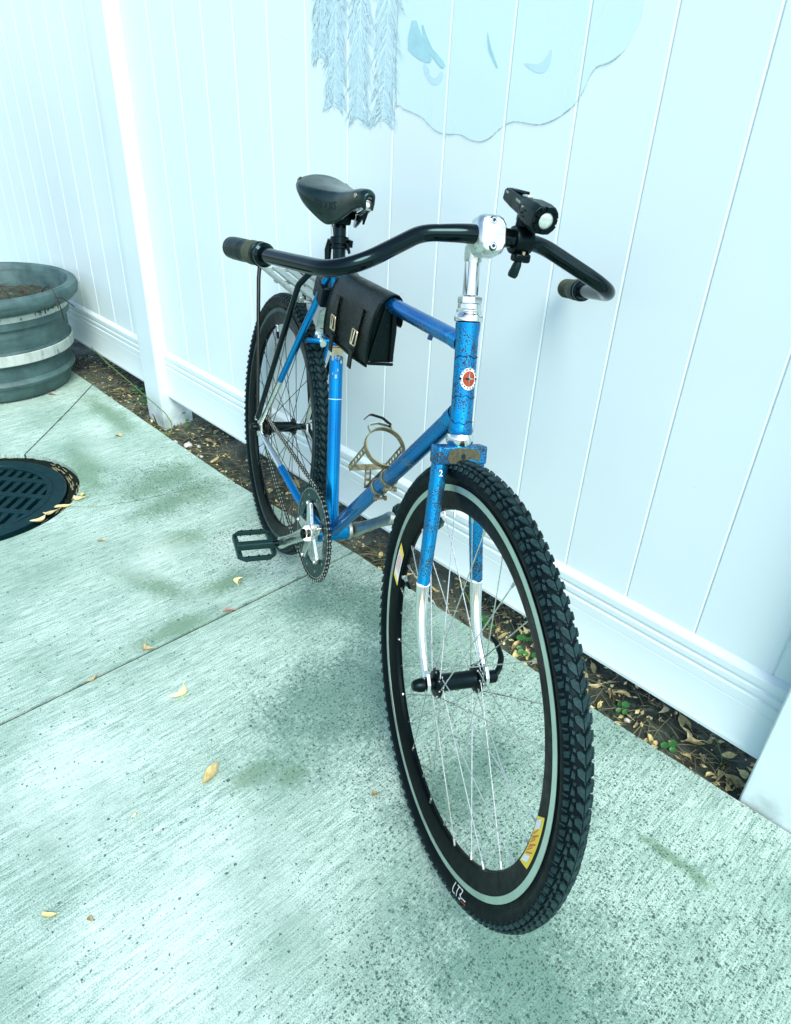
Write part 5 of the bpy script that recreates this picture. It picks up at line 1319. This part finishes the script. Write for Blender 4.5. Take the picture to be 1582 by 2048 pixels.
ON = [(-0.898, -0.604, 3, 0.1, 1.0, 'flat tan leaf on the concrete to the right of the drain cover'),
      (-0.487, -0.412, 1, -0.9, 0.95, 'small curled tan leaf on the concrete below the pedal'),
      (-0.390, -0.494, 4, 0.9, 0.9, 'pinkish leaf lying across the middle of the pavement joint'),
      (-0.398, -0.712, 1, 0.2, 0.95, 'pale leaf touching the pavement joint left of the pinkish leaf'),
      (-0.214, -0.718, 1, 1.9, 1.15, 'pale crescent-shaped leaf on the concrete just below the pavement joint'),
      (0.008, -0.778, 2, 2.0, 1.15, 'large yellow-tan leaf lying alone on the open concrete'),
      (-0.380, -0.843, 3, 1.5, 0.8, 'narrow tan leaf wedged in the pavement joint near the left edge'),
      (0.118, -1.060, 5, 0.3, 0.40, 'tiny pale leaf scrap at the lower left of the concrete'),
      (0.070, -1.106, 0, 0.8, 0.65, 'small brown leaf at the left edge of the lower concrete'),
      (-0.008, -0.925, 3, 2.2, 0.32, 'tiny tan scrap on the concrete left of the large tan leaf'),
      (-1.528, -0.259, 5, 0.5, 0.95, 'white leaf scrap on the concrete below the fence post'),
      (0.248, -0.572, 5, 1.0, 0.5, 'small olive leaf scrap on the concrete beside the front tyre'),
      (-1.165, -0.560, 1, 0.6, 1.2, 'pale curled leaf at the drain rim where the joint starts'),
      (-1.180, -0.540, 2, -0.4, 1.0, 'tan leaf overlapping the drain rim above the pale curled leaf'),
      (-1.150, -0.610, 0, 1.3, 1.25, 'olive tan leaf lying along the right side of the drain rim'),
      (-1.128, -0.655, 3, 1.2, 1.35, 'pale folded leaf on the lower right of the drain rim'),
      (-1.110, -0.690, 1, 1.7, 1.3, 'creamy leaf at the bottom of the drain rim'),
      (-2.07, -0.30, 4, 0.5, 1.1, 'pinkish leaf at the foot of the planter')]
for (x, y, k, a, s, lab) in ON:
    o = inst('fallen_leaf', LM[k], None, (x, y, 0.0002), (random.uniform(-.08, .08), random.uniform(-.08, .08), a), (s, s, s)); tag(o, lab, 'leaf', 'leaves on the concrete')
rim_l = MB()
for k in range(26):
    a = radians(random.uniform(25, 110)); r = random.uniform(LR+0.008, GR-0.006); c_ = Vector((GC.x+r*cos(a), GC.y+r*sin(a), -0.018))
    t_ = Vector((-sin(a), cos(a), 0)); rim_l.tube([c_-t_*0.012, c_+t_*0.014+Vector((0, 0, 0.004))], [0.003, 0.001], 5, flat=(1.0, 0.4))
tag(rim_l.build('drain_debris', 'straw', None), 'dry straw and leaf bits packed round the drain rim', 'debris', kind='stuff')
# leaves in the soil strip
rnd = random.Random(11); placed = 0
while placed < 150:
    x = rnd.uniform(-2.3, 0.95) if placed < 90 else rnd.uniform(0.05, 0.85)
    y = rnd.uniform(edge_y(x)+0.012, 0.09)
    k = rnd.choice([0, 0, 1, 2, 2, 3, 5]); s = rnd.uniform(0.5, 1.02)
    o = inst('fallen_leaf', LM[k], None, (x, y, soil_z(x, y)+0.004), (rnd.uniform(-.5, .5), rnd.uniform(-.5, .5), rnd.uniform(0, 6.28)), (s, s, s))
    zone = ('near the planter' if x < -1.72 else 'between the fence post and the rear wheel' if x < -0.95 else 'behind the rear wheel and cranks' if x < -0.25
            else 'seen through the front wheel' if x < 0.25 else 'just right of the front tyre' if x < 0.45 else 'near the right fence post')
    kind_ = {0: 'slim tan', 1: 'pale crescent-shaped', 2: 'broad tan', 3: 'small pale curved', 5: 'short rounded tan'}[k]
    tag(o, kind_+' dry leaf in the soil '+zone, 'leaf', kind_+' leaves '+zone); placed += 1
def scatter(name, mat, n, fn, label, cat, smooth=40):
    mb = MB()
    for i in range(n): fn(mb)
    o = mb.build(name, mat, None, smooth=smooth); tag(o, label, cat, kind='stuff'); return o
def rx(): return rnd.uniform(-2.6, 1.1)
def f_straw(mb):
    x = rx(); y = rnd.uniform(edge_y(x)+0.008, 0.14); a = rnd.uniform(0, 6.28); L = rnd.uniform(.02, .07); z = soil_z(x, y)+rnd.uniform(.001, .010)
    c_ = Vector((x, y, z)); d = Vector((cos(a), sin(a), rnd.uniform(-.12, .25)))*L
    e_ = c_+d
    if e_.y < edge_y(e_.x)+0.004 and e_.z < 0.004: e_.z = 0.005
    mb.tube([c_, c_.lerp(e_, .5)+Vector((0, 0, L*0.07)), e_], [0.0009, 0.0008, 0.0004], 4, cap=False)
scatter('straw_litter', 'straw', 1300, f_straw, 'dry straw and pine needle litter on the soil strip', 'litter')
def f_twig(mb):
    x = rx(); y = rnd.uniform(edge_y(x)+0.01, 0.16); a = rnd.uniform(0, 6.28); L = rnd.uniform(.02, .06); z = soil_z(x, y)+rnd.uniform(.000, .008)
    c_ = Vector((x, y, z)); d = Vector((cos(a), sin(a)*0.6, rnd.uniform(-.1, .3)))*L
    mb.tube([c_, c_+d*0.5+Vector((0, 0, .003)), c_+d], [0.0016, 0.0013, 0.0007], 5, cap=False)
scatter('twig_litter', 'twig', 320, f_twig, 'thin brown twig litter on the soil strip', 'litter')
def f_crumb(mb):
    x = rx(); y = rnd.uniform(edge_y(x)+0.006, 0.14); r = rnd.uniform(.0015, .0075)
    o = len(mb.v); mb.sphere((x, y, soil_z(x, y)+r*0.3), r, 6, 4, (1, rnd.uniform(.7, 1.2), .7))
    for i in range(o, len(mb.v)): mb.v[i] += Vector((rnd.uniform(-1, 1), rnd.uniform(-1, 1), rnd.uniform(-1, 1)))*r*0.18
scatter('soil_crumbs', 'soil', 1300, f_crumb, 'crumbs of dark soil on the strip under the fence', 'soil', 60)
# small flakes of broken leaf
def f_flake(mb):
    x = rx(); y = rnd.uniform(edge_y(x)+0.006, 0.14); a = rnd.uniform(0, 6.28); r = rnd.uniform(.003, .010)
    c_ = Vector((x, y, soil_z(x, y)+0.004)); e1 = Vector((cos(a), sin(a), rnd.uniform(-.3, .3))); e2 = Vector((-sin(a), cos(a), rnd.uniform(-.3, .3)))
    o = len(mb.v); mb.v += [c_+e1*r, c_+e2*r*.5, c_-e1*r*.8, c_-e2*r*.45]; mb.f.append((o, o+1, o+2, o+3))
scatter('leaf_flakes', 'leaf', 900, f_flake, 'broken flakes of dry leaf on the soil strip', 'litter', 0)
# stones
def stone(r, seed):
    rr2 = random.Random(seed); mb = MB().sphere((0, 0, 0), r, 10, 7, (1.0, rr2.uniform(.6, .95), rr2.uniform(.5, .75)))
    for i, v in enumerate(mb.v): mb.v[i] = v*(1+0.22*noise.noise(v*(0.9/r)+Vector((seed, 0, 0))))
    return mb.mesh('stone', 'stone', 35)
for (x, y, r, lab) in ((-1.385, -0.060, 0.019, 'largest white stone in the soil strip right of the fence post'), (-1.445, -0.082, 0.012, 'white stone beside the foot of the fence post'), (-1.33, -0.088, 0.013, 'flat white stone at the concrete edge near the post'),
                       (-1.36, -0.03, 0.009, 'small white pebble behind the largest white stone'), (-1.27, -0.070, 0.008, 'small white pebble in the soil strip farther right of the post'), (0.34, -0.030, 0.010, 'small pale stone in the soil strip right of the front tyre'), (0.46, -0.01, 0.008, 'small pale pebble by the leaves near the right fence post')):
    o = inst('stone', stone(r, int(x*1000) % 97), None, (x, y, soil_z(x, y)+r*0.35), (0, 0, x*7)); tag(o, lab, 'stone', 'pale stones in the soil strip')
# weeds
def clover(x, y, n, spread, label, h=0.022):
    r2 = random.Random(int(x*1000)+n); root = empty('clover_plant', (x, y, soil_z(x, y))); tag(root, label, 'weed', 'clover weeds in the soil strip')
    for k in range(n):
        a = r2.uniform(0, 6.28); d = r2.uniform(0.2, 1)*spread; top = Vector((cos(a)*d, sin(a)*d*0.7, h*r2.uniform(.5, 1.2)))
        lf = MB(); R0 = r2.uniform(.0055, .0095); tl = Vector((r2.uniform(-.35, .35), r2.uniform(-.6, .1), 1)).normalized(); e1 = tl.cross(Vector((0.3, 1, 0))).normalized(); e2 = tl.cross(e1)
        pts_ = []
        for q in range(14):
            b = 2*pi*q/14; rr3 = R0*(1-0.28*max(0, cos(b))**6); pts_.append(top+e1*cos(b)*rr3+e2*sin(b)*rr3+tl*0.0015*cos(2*b))
        lf.v = [top-tl*0.001]+pts_; lf.f = [(0, 1+q, 1+(q+1) % 14) for q in range(14)]
        lo = lf.build('leaf', 'clover', root, smooth=60)
        MB().tube([Vector((0, 0, -0.004)), top*0.5+Vector((0, 0, .004)), top], 0.0006, 5).build('stem', 'clover', root)
clover(0.055, -0.005, 6, 0.028, 'cluster of round green clover seen through the front wheel spokes')
clover(0.14, 0.02, 5, 0.030, 'green clover close under the fence rail behind the fork')
clover(0.19, -0.020, 5, 0.026, 'round-leaved green weed right of the front hub')
clover(0.30, -0.008, 5, 0.034, 'green seedling cluster just right of the front tyre')
clover(0.44, 0.012, 4, 0.030, 'small green seedlings under the rail right of the wheel')
clover(0.56, -0.010, 4, 0.028, 'green weed leaves among the litter near the right fence post')
clover(-1.86, 0.0, 11, 0.07, 'patch of small green leaves under the fence left of the post', 0.03)
clover(-1.98, 0.02, 8, 0.06, 'dim green leaf patch under the fence near the planter', 0.03)
clover(-1.50, 0.01, 4, 0.03, 'dark green leaves against the base of the left fence post', 0.07)
def tuft(x, y, blades, label, name='grass_tuft'):
    mb = MB()
    for (dx, dy, h, w_) in blades:
        b = Vector((0, 0, 0)); t_ = Vector((dx, dy, h)); sdv = Vector((-dy, dx, 0)); sdv = sdv.normalized() if sdv.length > 1e-5 else Vector((1, 0, 0))
        n = 8; o = len(mb.v)
        for i in range(n+1):
            s = i/n; p = b+Vector((dx*s**1.6, dy*s**1.6, h*(s if h > 0 else s)*(1.25-0.25*s)))
            ww = w_*(1-s)**0.6*0.5+0.0002
            mb.v += [p-sdv*ww, p+sdv*ww+Vector((0, 0, ww*0.4))]
        for i in range(n): mb.f.append((o+2*i, o+2*i+1, o+2*i+3, o+2*i+2))
    o = mb.build(name, 'grass', None, smooth=60); o.location = (x, y, soil_z(x, y)); tag(o, label, 'grass', 'grass tufts in the soil strip'); return o
tuft(-0.225, -0.045, [(-.05, -.01, .09, .004), (-.02, -.03, .11, .005), (.02, .0, .10, .004), (.05, .01, .08, .004), (-.01, .02, .13, .004), (.03, -.03, .05, .005), (-.06, -.03, .05, .004)], 'bright green grass tuft between the crank and the front wheel')
tuft(-0.33, -0.03, [(-.03, -.01, .06, .003), (.02, .01, .07, .003), (.0, -.02, .05, .003)], 'thin grass sprig beside the left crank')
tuft(0.00, 0.0, [(-.06, -.02, .10, .009), (.01, -.01, .14, .010), (.05, .0, .05, .007), (-.02, .02, .16, .006)], 'broad-bladed grass seen behind the fork between the spokes')
tuft(0.66, 0.02, [(-.05, -.03, .05, .006), (-.06, .0, .09, .006), (.03, -.03, .07, .005), (-.02, -.05, .04, .006)], 'yellowing grass tuft beside the right fence post')
tuft(-1.60, -0.075, [(.10, -.06, .12, .006), (.19, -.02, .06, .005)], 'grass sprouting at the foot of the left fence post')
gb = MB(); pth = [(-2.20, -0.055, 0.125), (-2.0, -0.065, 0.10), (-1.80, -0.072, 0.085), (-1.66, -0.075, 0.07), (-1.52, -0.07, 0.045), (-1.46, -0.075, 0.02), (-1.44, -0.10, -0.01), (-1.46, -0.125, 0.004)]
gb.tube(fillet(pth, [.1]*6, 5), 0.0022, 6, flat=(1.0, 0.35)); tag(gb.build('long_grass', 'grass', None), 'long green grass blade trailing along the fence past the post', 'grass')
